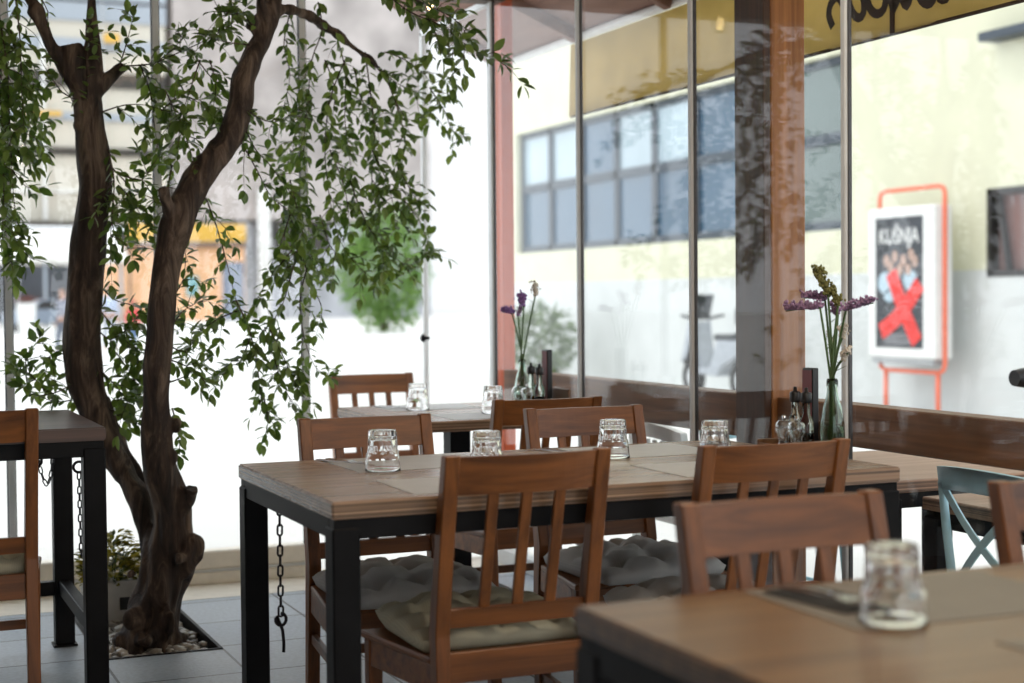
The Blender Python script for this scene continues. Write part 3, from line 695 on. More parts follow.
limbs = [
 [(150, 658, 76, 5.72), (151, 640, 62, 5.72), (154, 612, 52, 5.72), (161, 582, 50, 5.72), (170, 556, 46, 5.72), (171, 525, 37, 5.71), (167, 495, 36, 5.70), (162, 470, 33, 5.69), (158, 435, 28, 5.68), (156, 400, 27, 5.67), (157, 360, 27, 5.67), (160, 320, 26, 5.67), (165, 285, 26, 5.68), (170, 250, 28, 5.70), (179, 218, 32, 5.72), (194, 188, 32, 5.74), (212, 162, 29, 5.76), (228, 138, 26, 5.78), (237, 110, 24, 5.80), (244, 80, 23, 5.82), (256, 50, 22, 5.84), (267, 22, 20, 5.86), (273, -4, 18, 5.88), (276, -40, 14, 5.9)],
 [(156, 596, 34, 5.71), (151, 560, 28, 5.75), (146, 528, 22, 5.80), (136, 497, 22, 5.85), (122, 468, 24, 5.90), (108, 440, 28, 5.93), (97, 415, 33, 5.94), (86, 388, 34, 5.95), (83, 350, 34, 5.95), (83, 310, 33, 5.95), (86, 270, 34, 5.95), (90, 235, 34, 5.95), (95, 195, 35, 5.95), (93, 165, 32, 5.95), (89, 130, 29, 5.95), (87, 105, 29, 5.95), (84, 85, 26, 5.95)],
 [(158, 565, 24, 5.78), (155, 530, 17, 5.85), (149, 502, 15, 5.91), (138, 476, 15, 5.95), (125, 452, 15, 5.97), (112, 426, 16, 5.98), (100, 400, 18, 5.97)],
 [(83, 92, 20, 5.93), (74, 70, 19, 5.93), (72, 52, 20, 5.93), (71, 45, 19, 5.93)],
 [(82, 98, 17, 5.93), (66, 70, 13, 5.93), (52, 46, 11, 5.93), (42, 26, 11, 5.93), (37, 15, 14, 5.93), (35, 10, 15, 5.93)],
 [(88, 110, 18, 5.93), (94, 80, 14, 5.93), (93, 50, 14, 5.93), (92, 20, 11, 5.93), (92, -30, 10, 5.93)],
 [(96, 92, 13, 5.93), (110, 78, 12, 5.93), (124, 65, 10, 5.93)],
 [(266, 22, 17, 5.85), (260, 5, 13, 5.83), (264, -20, 11, 5.82)],
 [(272, 14, 13, 5.88), (285, 9, 11, 5.92), (305, 14, 10, 5.98), (325, 26, 9, 6.04), (345, 40, 8, 6.1), (362, 54, 7, 6.15), (378, 68, 5, 6.2), (394, 90, 4, 6.24)],
 [(172, 218, 16, 5.70), (166, 200, 12, 5.66), (163, 188, 12, 5.64)],
 [(174, 516, 26, 5.69), (182, 504, 18, 5.66), (189, 493, 15, 5.64), (191, 488, 16, 5.635)],
 [(176, 562, 44, 5.70), (187, 552, 28, 5.67), (194, 545, 22, 5.65), (198, 538, 13, 5.64)],
 [(38, 14, 10, 5.93), (28, -4, 9, 5.95), (14, -13, 8, 5.98), (-6, -14, 7, 5.98)],
 [(275, -22, 12, 5.89), (300, -36, 10, 5.80), (345, -30, 8, 5.58), (384, -8, 7, 5.38), (398, -6, 6, 5.36)],
 [(248, 30, 12, 5.84), (252, 24, 16, 5.82), (250, 16, 14, 5.81)],
]
for rows in limbs:
    p, r = limb(rows); tube(wb, p, r, 14)
def nb(px, py, y, r, sq=(1, 1, 1)): p = aty(px, py, y); blob(wb, p, r, 2, .3, sq, px)
nb(194, 552, 5.66, .028, (1, 1, 1.6)); nb(134, 618, 5.65, .035); nb(168, 622, 5.62, .045, (1, 1, 1.7)); nb(134, 574, 5.66, .026); nb(178, 558, 5.62, .03); nb(148, 638, 5.60, .045, (1, 1, .8)); nb(126, 640, 5.70, .035, (1.3, 1, .6)); nb(176, 640, 5.70, .04, (1.2, 1, .6)); nb(176, 425, 5.66, .018, (1, 1, 1.5)); nb(172, 458, 5.65, .02, (1, 1, 1.6)); nb(105, 180, 5.92, .026); nb(78, 125, 5.93, .022); nb(36, 12, 5.93, .028)
tmp = obj('trunk', wb, M['bark'], tree)
tmp.location = -Vector(tree.location)
rm = tmp.modifiers.new('r', 'REMESH'); rm.mode = 'VOXEL'; rm.voxel_size = .0075; rm.use_smooth_shade = True
dg = bpy.context.evaluated_depsgraph_get(); me = bpy.data.meshes.new_from_object(tmp.evaluated_get(dg))
tmp.modifiers.clear(); old = tmp.data; tmp.data = me; bpy.data.meshes.remove(old)
nrm = [v.normal.copy() for v in me.vertices]
for v, n in zip(me.vertices, nrm):
    p = v.co; k = max(0, 1-p.z/1.1)
    d = .012*noise.noise(Vector((p.x*9, p.y*9, p.z*4)))*(1+1.8*k)+.007*noise.noise(Vector((p.x*30, p.y*30, p.z*7)))*(1+1.4*k)
    v.co = p+n*d
for pl in me.polygons: pl.use_smooth = True
if not me.materials: me.materials.append(M['bark'])

LV, LF = [], []
TW = B()
def leaf(p, d, up, L, rnd):
    d = d.normalized(); s = d.cross(up)
    if s.length < 1e-3: s = d.cross(Vector((1, 0, 0)))
    s.normalize(); n = s.cross(d).normalized(); w = L*rnd.uniform(.20, .27); b = len(LV); c = rnd.uniform(.03, .14)*L; f = w*.30
    for t, k in ((.06, 0), (.30, .85), (.58, 1.), (.82, .6), (1, 0)):
        mid = p+d*L*t-n*c*t*t*2
        if k == 0: LV.append(mid)
        else: LV.extend((mid+s*w*k+n*f*k, mid-n*0, mid-s*w*k+n*f*k))
    # 0 base, 1-3, 4-6, 7-9, 10 tip
    LF.extend([(b, b+1, b+2), (b, b+2, b+3), (b+1, b+4, b+5, b+2), (b+2, b+5, b+6, b+3), (b+4, b+7, b+8, b+5), (b+5, b+8, b+9, b+6), (b+7, b+10, b+8), (b+8, b+10, b+9)])
def sprig(P, rnd, L=.05, r0=.003, gap=.022, side=.0, lvl=0, bare=0.):
    pts = smooth_path(P, gap); n = len(pts)
    if n < 2: return
    tube(TW, pts, [r0*(1-.75*i/(n-1)) for i in range(n)], 5)
    ph = rnd.random()*6
    for i in range(n):
        if i/(n-1) < bare: continue
        d = (pts[min(i+1, n-1)]-pts[max(i-1, 0)]).normalized(); a, b = frame_of(d); ph += 1.57+rnd.gauss(0, .35)
        for k in (0, 1):
            if rnd.random() < .2: continue
            q = (a*math.cos(ph+PI*k)+b*math.sin(ph+PI*k))
            leaf(pts[i], d*rnd.uniform(.45, .9)+q*rnd.uniform(.7, 1.1)+Vector((0, 0, rnd.uniform(-.25, .2))), Vector((rnd.gauss(0, .5), rnd.gauss(0, .5), 1)), L*rnd.uniform(.65, 1.1), rnd)
        if lvl == 0 and rnd.random() < side and i > 1:
            q = a*math.cos(ph*1.7)+b*math.sin(ph*1.7); l = rnd.uniform(.05, .13)
            e = pts[i]+(d*.6+q*.9).normalized()*l+Vector((0, 0, -l*.25)); m_ = pts[i]+(d*.5+q*.9).normalized()*l*.55
            e.y = min(e.y, 6.66); sprig([pts[i], m_, e], rnd, L*.95, r0*.6, gap, 0, 1)
    leaf(pts[-1], pts[-1]-pts[-2], Vector((0, 0, 1)), L, rnd)
twigs = {
 # (depth start, depth end, side twig chance, leaf length): pixel paths
 'a': (5.98, 5.98, .55, .056, [[(-6, -14), (6, 60), (10, 130), (14, 200), (25, 265)], [(14, -13), (20, 40), (22, 100), (26, 150)], [(0, 20), (2, 120), (5, 220), (10, 262)], [(12, 170), (28, 188), (46, 186)], [(14, 95), (28, 122), (42, 130)], [(14, 240), (30, 258), (44, 262)], [(-4, 60), (4, 150), (2, 240)], [(10, 30), (24, 60), (34, 84)]]),
 'b': (5.90, 5.80, .15, .046, [[(38, -6), (48, 12), (46, 30)], [(78, 100), (62, 92), (44, 66), (40, 58)], [(88, 100), (87, 60), (90, 20)], [(80, 120), (70, 96), (56, 80)]]),
 'c': (5.80, 5.80, .5, .054, [[(102, 112), (125, 105), (145, 105), (162, 110)], [(118, 70), (126, 45), (133, 18)], [(124, 66), (150, 64), (180, 52), (210, 38), (232, 24), (246, 8)], [(150, 66), (172, 50), (190, 28)], [(140, 65), (150, 92), (155, 130), (160, 160)], [(195, 56), (210, 76), (226, 90)], [(160, 112), (180, 96), (200, 100), (216, 90)], [(165, 120), (185, 135), (205, 138), (215, 118)], [(200, 60), (190, 90), (180, 120)], [(250, 45), (226, 42), (205, 36)], [(255, 26), (236, 14), (215, 12)], [(165, 90), (175, 112), (182, 140)], [(210, 60), (216, 88), (212, 112)]]),
 'd': (5.90, 5.80, .4, .053, [[(108, 150), (114, 180), (112, 215), (110, 250), (112, 285)], [(112, 168), (130, 190), (128, 222)], [(125, 176), (142, 180), (152, 166), (162, 152)], [(164, 190), (150, 205), (138, 218)], [(172, 165), (167, 200), (174, 236)], [(118, 185), (135, 205), (150, 235)], [(170, 240), (155, 250), (140, 245)]]),
 'e': (6.0, 6.2, .30, .055, [[(318, 2), (322, 30), (312, 60), (308, 100), (304, 150), (308, 205)], [(335, 32), (345, 70), (345, 120), (350, 160), (355, 205)], [(365, 52), (370, 90), (375, 140), (372, 180), (380, 230), (390, 268)], [(384, 70), (395, 100), (410, 120), (430, 112)], [(345, 60), (330, 100), (325, 150), (330, 200), (340, 240), (360, 268), (385, 284), (404, 272)], [(290, 12), (284, 45), (290, 75), (284, 105)], [(385, 52), (405, 60), (425, 75), (440, 96)], [(380, 70), (400, 85), (420, 92)], [(395, 100), (405, 140), (400, 172)], [(430, 88), (445, 112), (452, 130), (464, 136)], [(290, 180), (300, 220), (310, 258), (328, 282)], [(350, 180), (365, 220), (385, 250), (410, 265), (432, 252)], [(330, 150), (345, 190), (350, 232)], [(404, 200), (420, 222), (430, 250)], [(398, 168), (412, 192), (424, 212)], [(325, 60), (335, 92), (330, 130)], [(355, 70), (362, 100), (388, 128)], [(320, 215), (330, 245), (345, 262)], [(310, 100), (296, 130), (292, 160)], [(372, 150), (390, 190), (396, 230)]]),
 'f': (5.35, 5.45, .45, .060, [[(384, -8), (410, 12), (440, 25), (465, 44), (490, 58), (500, 62)], [(398, -6), (430, 6), (455, 20), (470, 40)], [(428, 18), (440, 40), (456, 52)]]),
 'g': (5.75, 5.95, .28, .053, [[(206, 198), (216, 225), (226, 260), (236, 300), (242, 320)], [(236, 300), (250, 332), (258, 370), (262, 400), (275, 428)], [(246, 130), (256, 150), (270, 165), (285, 185), (300, 196)], [(240, 140), (258, 172), (270, 195), (290, 215), (298, 250)], [(244, 110), (275, 122), (305, 102)], [(300, 240), (290, 280), (280, 310), (265, 330), (255, 345)], [(310, 258), (300, 300), (305, 340), (315, 366), (330, 378)], [(270, 330), (285, 360), (300, 392), (314, 405)], [(250, 338), (240, 362), (226, 366), (212, 376)], [(240, 310), (216, 320), (200, 335), (188, 348)], [(264, 398), (268, 422), (262, 444)], [(280, 330), (275, 360), (290, 400), (298, 420)], [(292, 250), (276, 270), (262, 290), (252, 310)], [(290, 215), (280, 245), (268, 270)], [(300, 250), (312, 285), (322, 310), (316, 335)]]),
 'h': (5.95, 5.90, .55, .055, [[(72, 384), (60, 391), (45, 395), (30, 394), (18, 380)], [(46, 392), (30, 374), (14, 366)], [(72, 350), (56, 352), (46, 362), (48, 378)], [(28, 390), (26, 360), (40, 338)], [(72, 400), (55, 402), (40, 396)], [(98, 330), (110, 340), (120, 335), (135, 320), (146, 308)], [(98, 308), (112, 325), (130, 345), (142, 368)], [(94, 398), (110, 410), (125, 420), (136, 424)], [(98, 368), (115, 385), (128, 402)], [(102, 288), (115, 300), (130, 304)], [(142, 360), (130, 385), (118, 402)], [(110, 345), (125, 365), (140, 388)], [(110, 415), (118, 400), (132, 395)]]),
 'i': (5.70, 5.80, .4, .053, [[(170, 346), (185, 352), (194, 340)], [(170, 382), (186, 376), (202, 364)], [(172, 408), (178, 430), (180, 455)], [(170, 300), (183, 280), (186, 250)], [(170, 330), (182, 312), (202, 300)], [(170, 360), (186, 366), (206, 380)]]),
}
rnd = random.Random(11)
for key, (y0, y1, side, L, paths) in twigs.items():
    for path in paths:
        oy = rnd.uniform(-.10, .10); n = len(path)
        P = [aty(a, b, min(6.62, y0+(y1-y0)*i/(n-1)+oy*(i/(n-1)+.3))) for i, (a, b) in enumerate(path)]
        sprig(P, rnd, L*1.10, .0034, .026, side)
loc = Vector(tree.location)
o = obj('twigs', TW, M['bark'], tree); o.location = -loc
me = bpy.data.meshes.new('foliage'); me.from_pydata([tuple(v) for v in LV], [], LF); me.materials.append(M['green_leaf'])
for pl in me.polygons: pl.use_smooth = True
o = bpy.data.objects.new('foliage', me); C.objects.link(o); o.parent = tree; o.location = -loc
print('leaves', len(LF)//8)
# bed filling
M['soil'] = plain('dark soil', (.03, .022, .016), .95, 0, .4, 40.)
bm = B(); box(bm, BX0, BX1, BY0, BY1, -.13, -.045, 0); struct('ground_bed', bm, M['soil'])
M['pebble'] = leaf_mat('pale pebbles', (.16, .15, .135), (.52, .49, .44))
for l in list(M['pebble'].node_tree.links):
    if l.to_node.type == 'OUTPUT_MATERIAL': M['pebble'].node_tree.links.remove(l)
M['pebble'].node_tree.links.new(M['pebble'].node_tree.nodes['Principled BSDF'].outputs[0], M['pebble'].node_tree.nodes['Material Output'].inputs[0])
bm = B(); rnd = random.Random(4)
for k in range(420):
    x, y = rnd.uniform(BX0+.035, BX1-.035), rnd.uniform(BY0+.035, BY1-.04); r = rnd.uniform(.013, .03)
    blob(bm, (x, y, -.042+rnd.uniform(0, .03)), r, 1, .45, (1, rnd.uniform(.7, 1.1), .62), k, Matrix.Rotation(rnd.random()*6, 3, 'Z'))
tag(obj('pebbles', bm, M['pebble']), 'pale round pebbles filling the bed around the trunk', 'pebbles', kind='stuff')
# potted plant behind the trunk
pp = thing('potted_plant', 'low yellow green plant in a pale rectangular planter behind the trunk', 'plant', (.935, 6.225, -.02))
bm = B()
prism(bm, [(-.105, 0), (.105, 0), (.118, .165), (-.118, .165)], 'y', -.06, .06, .004)
obj('planter', bm, plain('pale planter', (.42, .40, .36), .6), pp)
bm = B(); box(bm, .02, .075, -.0625, -.0595, .05, .10, 0); obj('plate', bm, M['black'], pp)
LV, LF = [], []; rnd = random.Random(3)
for k in range(560):
    a = rnd.uniform(0, 2*PI); r = rnd.random()**.5*.12; z = .15+rnd.random()*.22*(1-(r/.16)**2)
    p = Vector((r*math.cos(a), .5*r*math.sin(a), z)); leaf(p, Vector((math.cos(a), .6*math.sin(a), rnd.uniform(-.2, .9))), Vector((rnd.gauss(0, .4), rnd.gauss(0, .4), 1)), rnd.uniform(.03, .045), rnd)
for i, v in enumerate(LV): pass
me = bpy.data.meshes.new('foliage'); me.from_pydata([tuple(v) for v in LV], [], LF); me.materials.append(leaf_mat('variegated leaves', (.015, .035, .008), (.46, .36, .06)))
o = bpy.data.objects.new('foliage', me); C.objects.link(o); o.parent = pp
bm = B()
for k in range(9):
    a = k*.7; tube(bm, [(.03*math.cos(a), .02*math.sin(a), .15), (.07*math.cos(a), .035*math.sin(a), .27)], .003, 5)
obj('stems', bm, M['stem'], pp)

# ------------------------------------------------------------------ outside: terrace frame, awning
GZ = -.12
def paving():
    m, nt, b = nodes('pale street paving')
    tc = N(nt, 'ShaderNodeTexCoord'); nz = N(nt, 'ShaderNodeTexNoise', Scale=.8, Detail=6.); nt.links.new(tc.outputs['Object'], nz.inputs['Vector'])
    rp = ramp(nt, [(.3, (.66, .65, .63)), (.7, (.74, .73, .71))]); nt.links.new(nz.outputs['Fac'], rp.inputs['Fac']); nt.links.new(rp.outputs['Color'], b.inputs['Base Color'])
    b.inputs['Roughness'].default_value = .9; return m
bm = B(); box(bm, -60, 90, -30, 220, GZ-.2, GZ-.001, 0); struct('ground', bm, paving())
RX0, RX1 = 2.88, 2.97
def post(name, x0, x1, y0, y1, z1, mat, lab):
    bm = B(); box(bm, x0, x1, y0, y1, GZ, z1, .004); return tag(obj(name, bm, mat), lab, 'post')
post('wooden_post', 2.865, 3.0, 4.46, 4.65, 2.80, M['post_wood'], 'thick tan wooden post standing outside the side glass')
post('wooden_post', 2.885, 2.945, 6.84, 6.94, 2.80, M['post_red'], 'thin reddish wooden post at the far corner of the side glass')
bm = B(); box(bm, RX0, RX1, -2.5, 4.455, .765, .897, .004); tag(obj('wooden_rail', bm, M['rail_wood']), 'dark brown wooden rail outside the glass, under the poster', 'rail')
bm = B(); box(bm, RX0, RX1, 4.655, 6.835, .745, .897, .004); tag(obj('wooden_rail', bm, M['rail_wood']), 'brown wooden rail between the two outdoor posts', 'rail')
M['stud'] = wood('shade-darkened board', (.025, .010, .005), (.075, .032, .015), 'z', .55)  # shade of the post's inner face, put into the board's dark colour
bm = B(); box(bm, 2.836, 2.864, 4.462, 4.648, GZ, 2.69, .003); tag(obj('wooden_board', bm, M['stud']), 'upright board coloured dark for shade, against the inner side of the thick post', 'board')
AX, AZ0, AZ1 = 3.5, 2.185, 2.56                   # valance plane, hem and top
aw = thing('awning', 'yellow shop awning with a lettered valance hanging outside the side glass', 'awning', (AX, 4, AZ1))
M['valance'] = None
def cloth():
    m, nt, b = nodes('mustard awning cloth')
    tc = N(nt, 'ShaderNodeTexCoord'); nz = N(nt, 'ShaderNodeTexNoise', Scale=6., Detail=4.); nt.links.new(tc.outputs['Object'], nz.inputs['Vector'])
    rp = ramp(nt, [(.3, (.62, .51, .26)), (.7, (.70, .58, .31))]); nt.links.new(nz.outputs['Fac'], rp.inputs['Fac']); nt.links.new(rp.outputs['Color'], b.inputs['Base Color'])
    b.inputs['Roughness'].default_value = .9
    tr = N(nt, 'ShaderNodeBsdfTranslucent'); nt.links.new(rp.outputs['Color'], tr.inputs[0])
    mx = N(nt, 'ShaderNodeMixShader'); mx.inputs[0].default_value = .68; o = nt.nodes['Material Output']
    nt.links.new(b.outputs[0], mx.inputs[1]); nt.links.new(tr.outputs[0], mx.inputs[2]); nt.links.new(mx.outputs[0], o.inputs[0]); return m
M['valance'] = cloth()
off = -Vector(aw.location)
bm = B(); n = 60                                   # gently waving sheet with thickness
for s, dx in ((0, 0), (1, .003)): pass
rows = []
for i in range(n+1):
    y = -1.0+8.36*i/n; wv = .012*math.sin(y*5)+.006*math.sin(y*11)
    rows.append([bm.verts.new((AX+wv*k+d, y, z)) for z, k in ((AZ0, 1), ((AZ0+AZ1)/2, .6), (AZ1, 0)) for d in (0, .003)])
for a, b in zip(rows, rows[1:]):
    for j in (0, 1):
        for d in (0, 1):
            f = bm.faces.new((a[j*2+d], b[j*2+d], b[j*2+2+d], a[j*2+2+d])); f.smooth = True
    bm.faces.new((a[0], a[1], b[1], b[0])); bm.faces.new((a[4], a[5], b[5], b[4]))
for r in (rows[0], rows[-1]):
    for j in (0, 1): bm.faces.new((r[j*2], r[j*2+1], r[j*2+3], r[j*2+2]))
va = obj('valance', bm, M['valance'], aw); va.location = off
def strokes(bm, lines, w, plane, th=.002):
    for ln_ in lines:
        P = smooth_path([plane(a, b) for a, b in ln_], .02)
        for a, b in zip(P, P[1:]):
            d = (b-a).normalized(); bar(bm, a-d*w*.25, b+d*w*.25, th, w, Vector((0, 0, 1)) if abs(d.z) < .9 else Vector((0, 1, 0)), 0)
def ribbon(bm, pts, w, nrm, th=.002):
    """flat painted brush line: pts on a plane with normal nrm"""
    nrm = Vector(nrm); L, R_ = [], []
    for i, p in enumerate(pts):
        d = (pts[min(i+1, len(pts)-1)]-pts[max(i-1, 0)]).normalized(); s = d.cross(nrm).normalized()*w/2
        L.append([bm.verts.new(p+s), bm.verts.new(p+s+nrm*th)]); R_.append([bm.verts.new(p-s), bm.verts.new(p-s+nrm*th)])
    for i in range(len(pts)-1):
        for k in (0, 1): bm.faces.new((L[i][k], L[i+1][k], R_[i+1][k], R_[i][k]))
        bm.faces.new((L[i][0], L[i][1], L[i+1][1], L[i+1][0])); bm.faces.new((R_[i][0], R_[i][1], R_[i+1][1], R_[i+1][0]))
    for i in (0, -1): bm.faces.new((L[i][0], L[i][1], R_[i][1], R_[i][0]))
letters = [[(833, 27), (829, 15), (831, 4), (837, -3), (842, 2), (846, 12), (849, 24)], [(856.5+7.5*math.cos(q*PI/8)+2.5*math.sin(q*PI/8), 1+17*math.sin(q*PI/8)) for q in range(17)],
 [(868, -12), (868, 2), (872, 11), (878, 14), (884, 9), (886, -4), (883, -14)], [(889, -14), (891, 0), (894, 9), (897, 2), (898, -12)], [(900, -12), (903, 0), (907, 6), (910, -3), (910, -14)],
 [(926+8*math.cos(q*PI/8)+2*math.sin(q*PI/8), -9+13*math.sin(q*PI/8)) for q in range(17)], [(937, -10), (940, -2), (946, -1), (950, -8)]]
bm = B()
for ln_ in letters: ribbon(bm, smooth_path([atx(a, b, AX-.022) for a, b in ln_], .015), .034, (-1, 0, 0), .002)
o = obj('lettering', bm, plain('dark brown paint', (.035, .022, .014), .7), va)
bm = B(); tube(bm, [(AX, -1.0+8.36*i/40, AZ0) for i in range(41)], .007, 6); box(bm, AX-.012, AX+.004, 4.62, 4.645, AZ0, AZ1, .001); obj('hem', bm, plain('dark hem', (.05, .03, .018), .8), va)
M['eave'] = wood('pinkish brown eave boards', (.15, .075, .055), (.30, .17, .13), 'y', .7, 8.)
bm = B(); prism(bm, [(2.80, 2.89), (AX+.02, 2.60), (AX+.02, 2.625), (2.80, 2.915)], 'y', -1.0, 8.3); o = obj('canopy', bm, M['eave'], aw); o.location = off
for y in [(-.6+.98*k) for k in range(10)]:
    bm = B(); bar(bm, (3.01, y, 2.775), (AX-.02, y, 2.58), .05, .06); o = obj('rafter', bm, M['eave'], aw); o.location = off
bm = B(); tube(bm, [(AX, -1.0, 2.585), (AX, 8.3, 2.585)], .022, 10); o = obj('rod', bm, M['white'], aw); o.location = off

# ------------------------------------------------------------------ outside: terrace furniture
def small_table(x0, x1, y0, y1, h, lab):
    t = thing('terrace_table', lab, 'table', ((x0+x1)/2, (y0+y1)/2, GZ), 0, 'terrace tables'); a, b = (x1-x0)/2, (y1-y0)/2; h -= GZ
    bm = B(); box(bm, -a, a, -b, b, h-.04, h, .004); obj('tabletop', bm, M['terr'], t)
    bm = B(); box(bm, -a+.01, a-.01, -b+.01, -b+.05, h-.09, h-.04, .002); box(bm, -a+.01, a-.01, b-.05, b-.01, h-.09, h-.04, .002); box(bm, -a+.01, -a+.05, -b+.05, b-.05, h-.09, h-.04, .002); box(bm, a-.05, a-.01, -b+.05, b-.05, h-.09, h-.04, .002); obj('frame', bm, M['steel'], t)
    for sx in (-1, 1):
        for sy in (-1, 1):
            bm = B(); box(bm, sx*(a-.035)-.032, sx*(a-.035)+.032, sy*(b-.035)-.032, sy*(b-.035)+.032, 0, h-.06, .003); obj('leg', bm, M['steel'], t)
M['terr'] = wood('terrace table boards', (.22, .12, .07), (.42, .26, .17), 'x', .5, lam=True)
small_table(3.0, 3.85, 4.02, 4.85, .65, 'wooden terrace table just outside the glass beyond the middle table')
small_table(3.07, 3.75, 2.9, 3.93, .61, 'wooden terrace table behind the blue chair')
def cross_chair(loc, rot, lab):
    t = thing('metal_chair', lab, 'chair', loc, R(rot), 'pale blue cross-back chairs')
    for s in (-1, 1):
        bm = B(); tube(bm, [(s*.20, -.23, 0), (s*.185, -.19, .45), (s*.19, -.215, .66), (s*.185, -.235, .80)], [.013, .014, .014, .013], 10); obj('leg', bm, M['blue'], t)
        bm = B(); tube(bm, [(s*.20, .22, 0), (s*.18, .18, .45)], .013, 10); obj('leg', bm, M['blue'], t)
    bm = B(); n = 14; rows = []
    for k in range(n+1):
        x = -.20+.40*k/n; q = 1-(x/.2)**2
        rows.append([bm.verts.new((x, y-.04*q, z+.012*q)) for y, z in ((-.215, .775), (-.225, .845), (-.243, .845), (-.233, .775))])
    for a, b in zip(rows, rows[1:]):
        for k in range(4): f = bm.faces.new((a[k], a[(k+1) % 4], b[(k+1) % 4], b[k])); f.smooth = k in (0, 2)
    bm.faces.new(rows[0]); bm.faces.new(rows[-1]); obj('top_rail', bm, M['blue'], t)
    for s in (-1, 1):
        bm = B(); P = [Vector((s*(-.18+.36*u), -.195-.04*u-.03*math.sin(PI*u), .47+.32*u)) for u in [i/10 for i in range(11)]]
        for a, b in zip(P, P[1:]): bar(bm, a, b, .024, .006, Vector((0, 1, 0)) if True else None, 0)
        obj('cross_bar', bm, M['blue'], t)
    bm = B(); lathe(bm, [(0, .44), (.19, .44), (.205, .45), (.205, .458), (.19, .466), (0, .46)], 28); obj('seat', bm, M['blue'], t)
    bm = B(); tube(bm, [(.17*math.cos(2*PI*k/24), .17*math.sin(2*PI*k/24), .24) for k in range(24)], .008, 6, closed=True); obj('foot_ring', bm, M['blue'], t)
cross_chair((3.235, 3.56, GZ), -90, 'pale blue cross-back chair outside the glass, tucked at a wooden terrace table')
cross_chair((3.30, 5.12, GZ), 180, 'pale blue chair mostly hidden behind the middle table and rail')
def white_chair(loc, rot, lab):
    t = thing('white_chair', lab, 'chair', loc, R(rot), 'white terrace chairs'); m = M['white']
    for sx in (-1, 1):
        for y0, y1, z1 in ((-.22, -.25, .80), (.22, .20, .44)):
            bm = B(); bar(bm, (sx*.21, y0, 0), (sx*.20, y1, z1), .04, .035, Vector((0, 1, 0)), .004); obj('leg', bm, m, t)
    bm = B(); box(bm, -.22, .22, -.22, .23, .42, .45, .01); obj('seat', bm, m, t)
    bm = B(); n = 10; rows = []
    for k in range(n+1):
        x = -.23+.46*k/n; q = 1-(x/.23)**2; rows.append([bm.verts.new((x, y-.03*q, z+.03*q)) for y, z in ((-.225, .75), (-.235, .81), (-.265, .81), (-.255, .75))])
    for a, b in zip(rows, rows[1:]):
        for k in range(4): bm.faces.new((a[k], a[(k+1) % 4], b[(k+1) % 4], b[k]))
    bm.faces.new(rows[0]); bm.faces.new(rows[-1]); obj('top_rail', bm, m, t)
    for k in range(6):
        bm = B(); x = -.15+.06*k; q = 1-(x/.23)**2; bar(bm, (x, -.215, .45), (x, -.245-.03*q, .77), .026, .012, Vector((0, 1, 0)), .002); obj('slat', bm, m, t)
white_chair((3.32, 5.66, GZ), -90, 'white slatted terrace chair seen under the rail')

# ------------------------------------------------------------------ across the street: yellow building with poster
FX = 11.5
yb = thing('yellow_building', 'pale yellow building across the street with a band of large windows', 'building', (FX, 18, GZ)); off = -Vector(yb.location)
def put(name, bm, mat, par): o = obj(name, bm, mat, par); o.location = off; return o
M['yellow'] = plain('pale yellow render', (.66, .65, .49), .85, 0, .05, 2.)
M['offwhite'] = plain('off white base render', (.60, .62, .61), .85, 0, .05, 2.)
M['winframe'] = plain('dark slate window frames', (.05, .065, .085), .5)
def fglass(name, col, rough=.08):
    return plain(name, col, rough, 0, .15, .7, 0, .8)
M['sky_glass'] = fglass('pale sky-reflection glazing', (.36, .46, .52)); M['deep_glass'] = fglass('dark blue glazing', (.03, .085, .15)); M['green_glass'] = fglass('greenish glazing', (.08, .12, .11))  # the pale panes carry the sky reflection in their colour
Y0, Y1 = 2.0, 26.9; WY0, WY1, WZ0, WZ1 = 16.25, 26.6, 2.06, 4.27; SY0, SY1, SZ0, SZ1 = 11.9, 13.56, 1.42, 2.38
bm = B(); a, b = FX, FX+.3
box(bm, a, b, Y0, Y1, WZ1, 9.5, 0); box(bm, a, b, WY1, Y1, GZ, WZ1, 0); box(bm, a, b, SY1, WY0, 1.50, WZ1, 0); box(bm, a, b, WY0, WY1, 1.50, WZ0, 0)
box(bm, a, b, Y0, SY0, 1.5, WZ1, 0); box(bm, a, b, SY0, SY1, SZ1, WZ1, 0); box(bm, b+3, b+3.2, Y0, Y1, GZ, 9.5, 0); box(bm, b, b+3.2, Y1-.2, Y1, GZ, 9.5, 0)
put('wall', bm, M['yellow'], yb)
bm = B(); box(bm, a-.02, b, Y0, WY1+.3, GZ, 1.42, 0); box(bm, a-.02, b, SY1, WY1+.3, 1.42, 1.50, 0); box(bm, a-.02, b, Y0, SY0, 1.42, 1.5, 0); put('plinth', bm, M['offwhite'], yb)
nb_ = 8; wdt = (WY1-WY0)/nb_; mid = WZ0+1.18
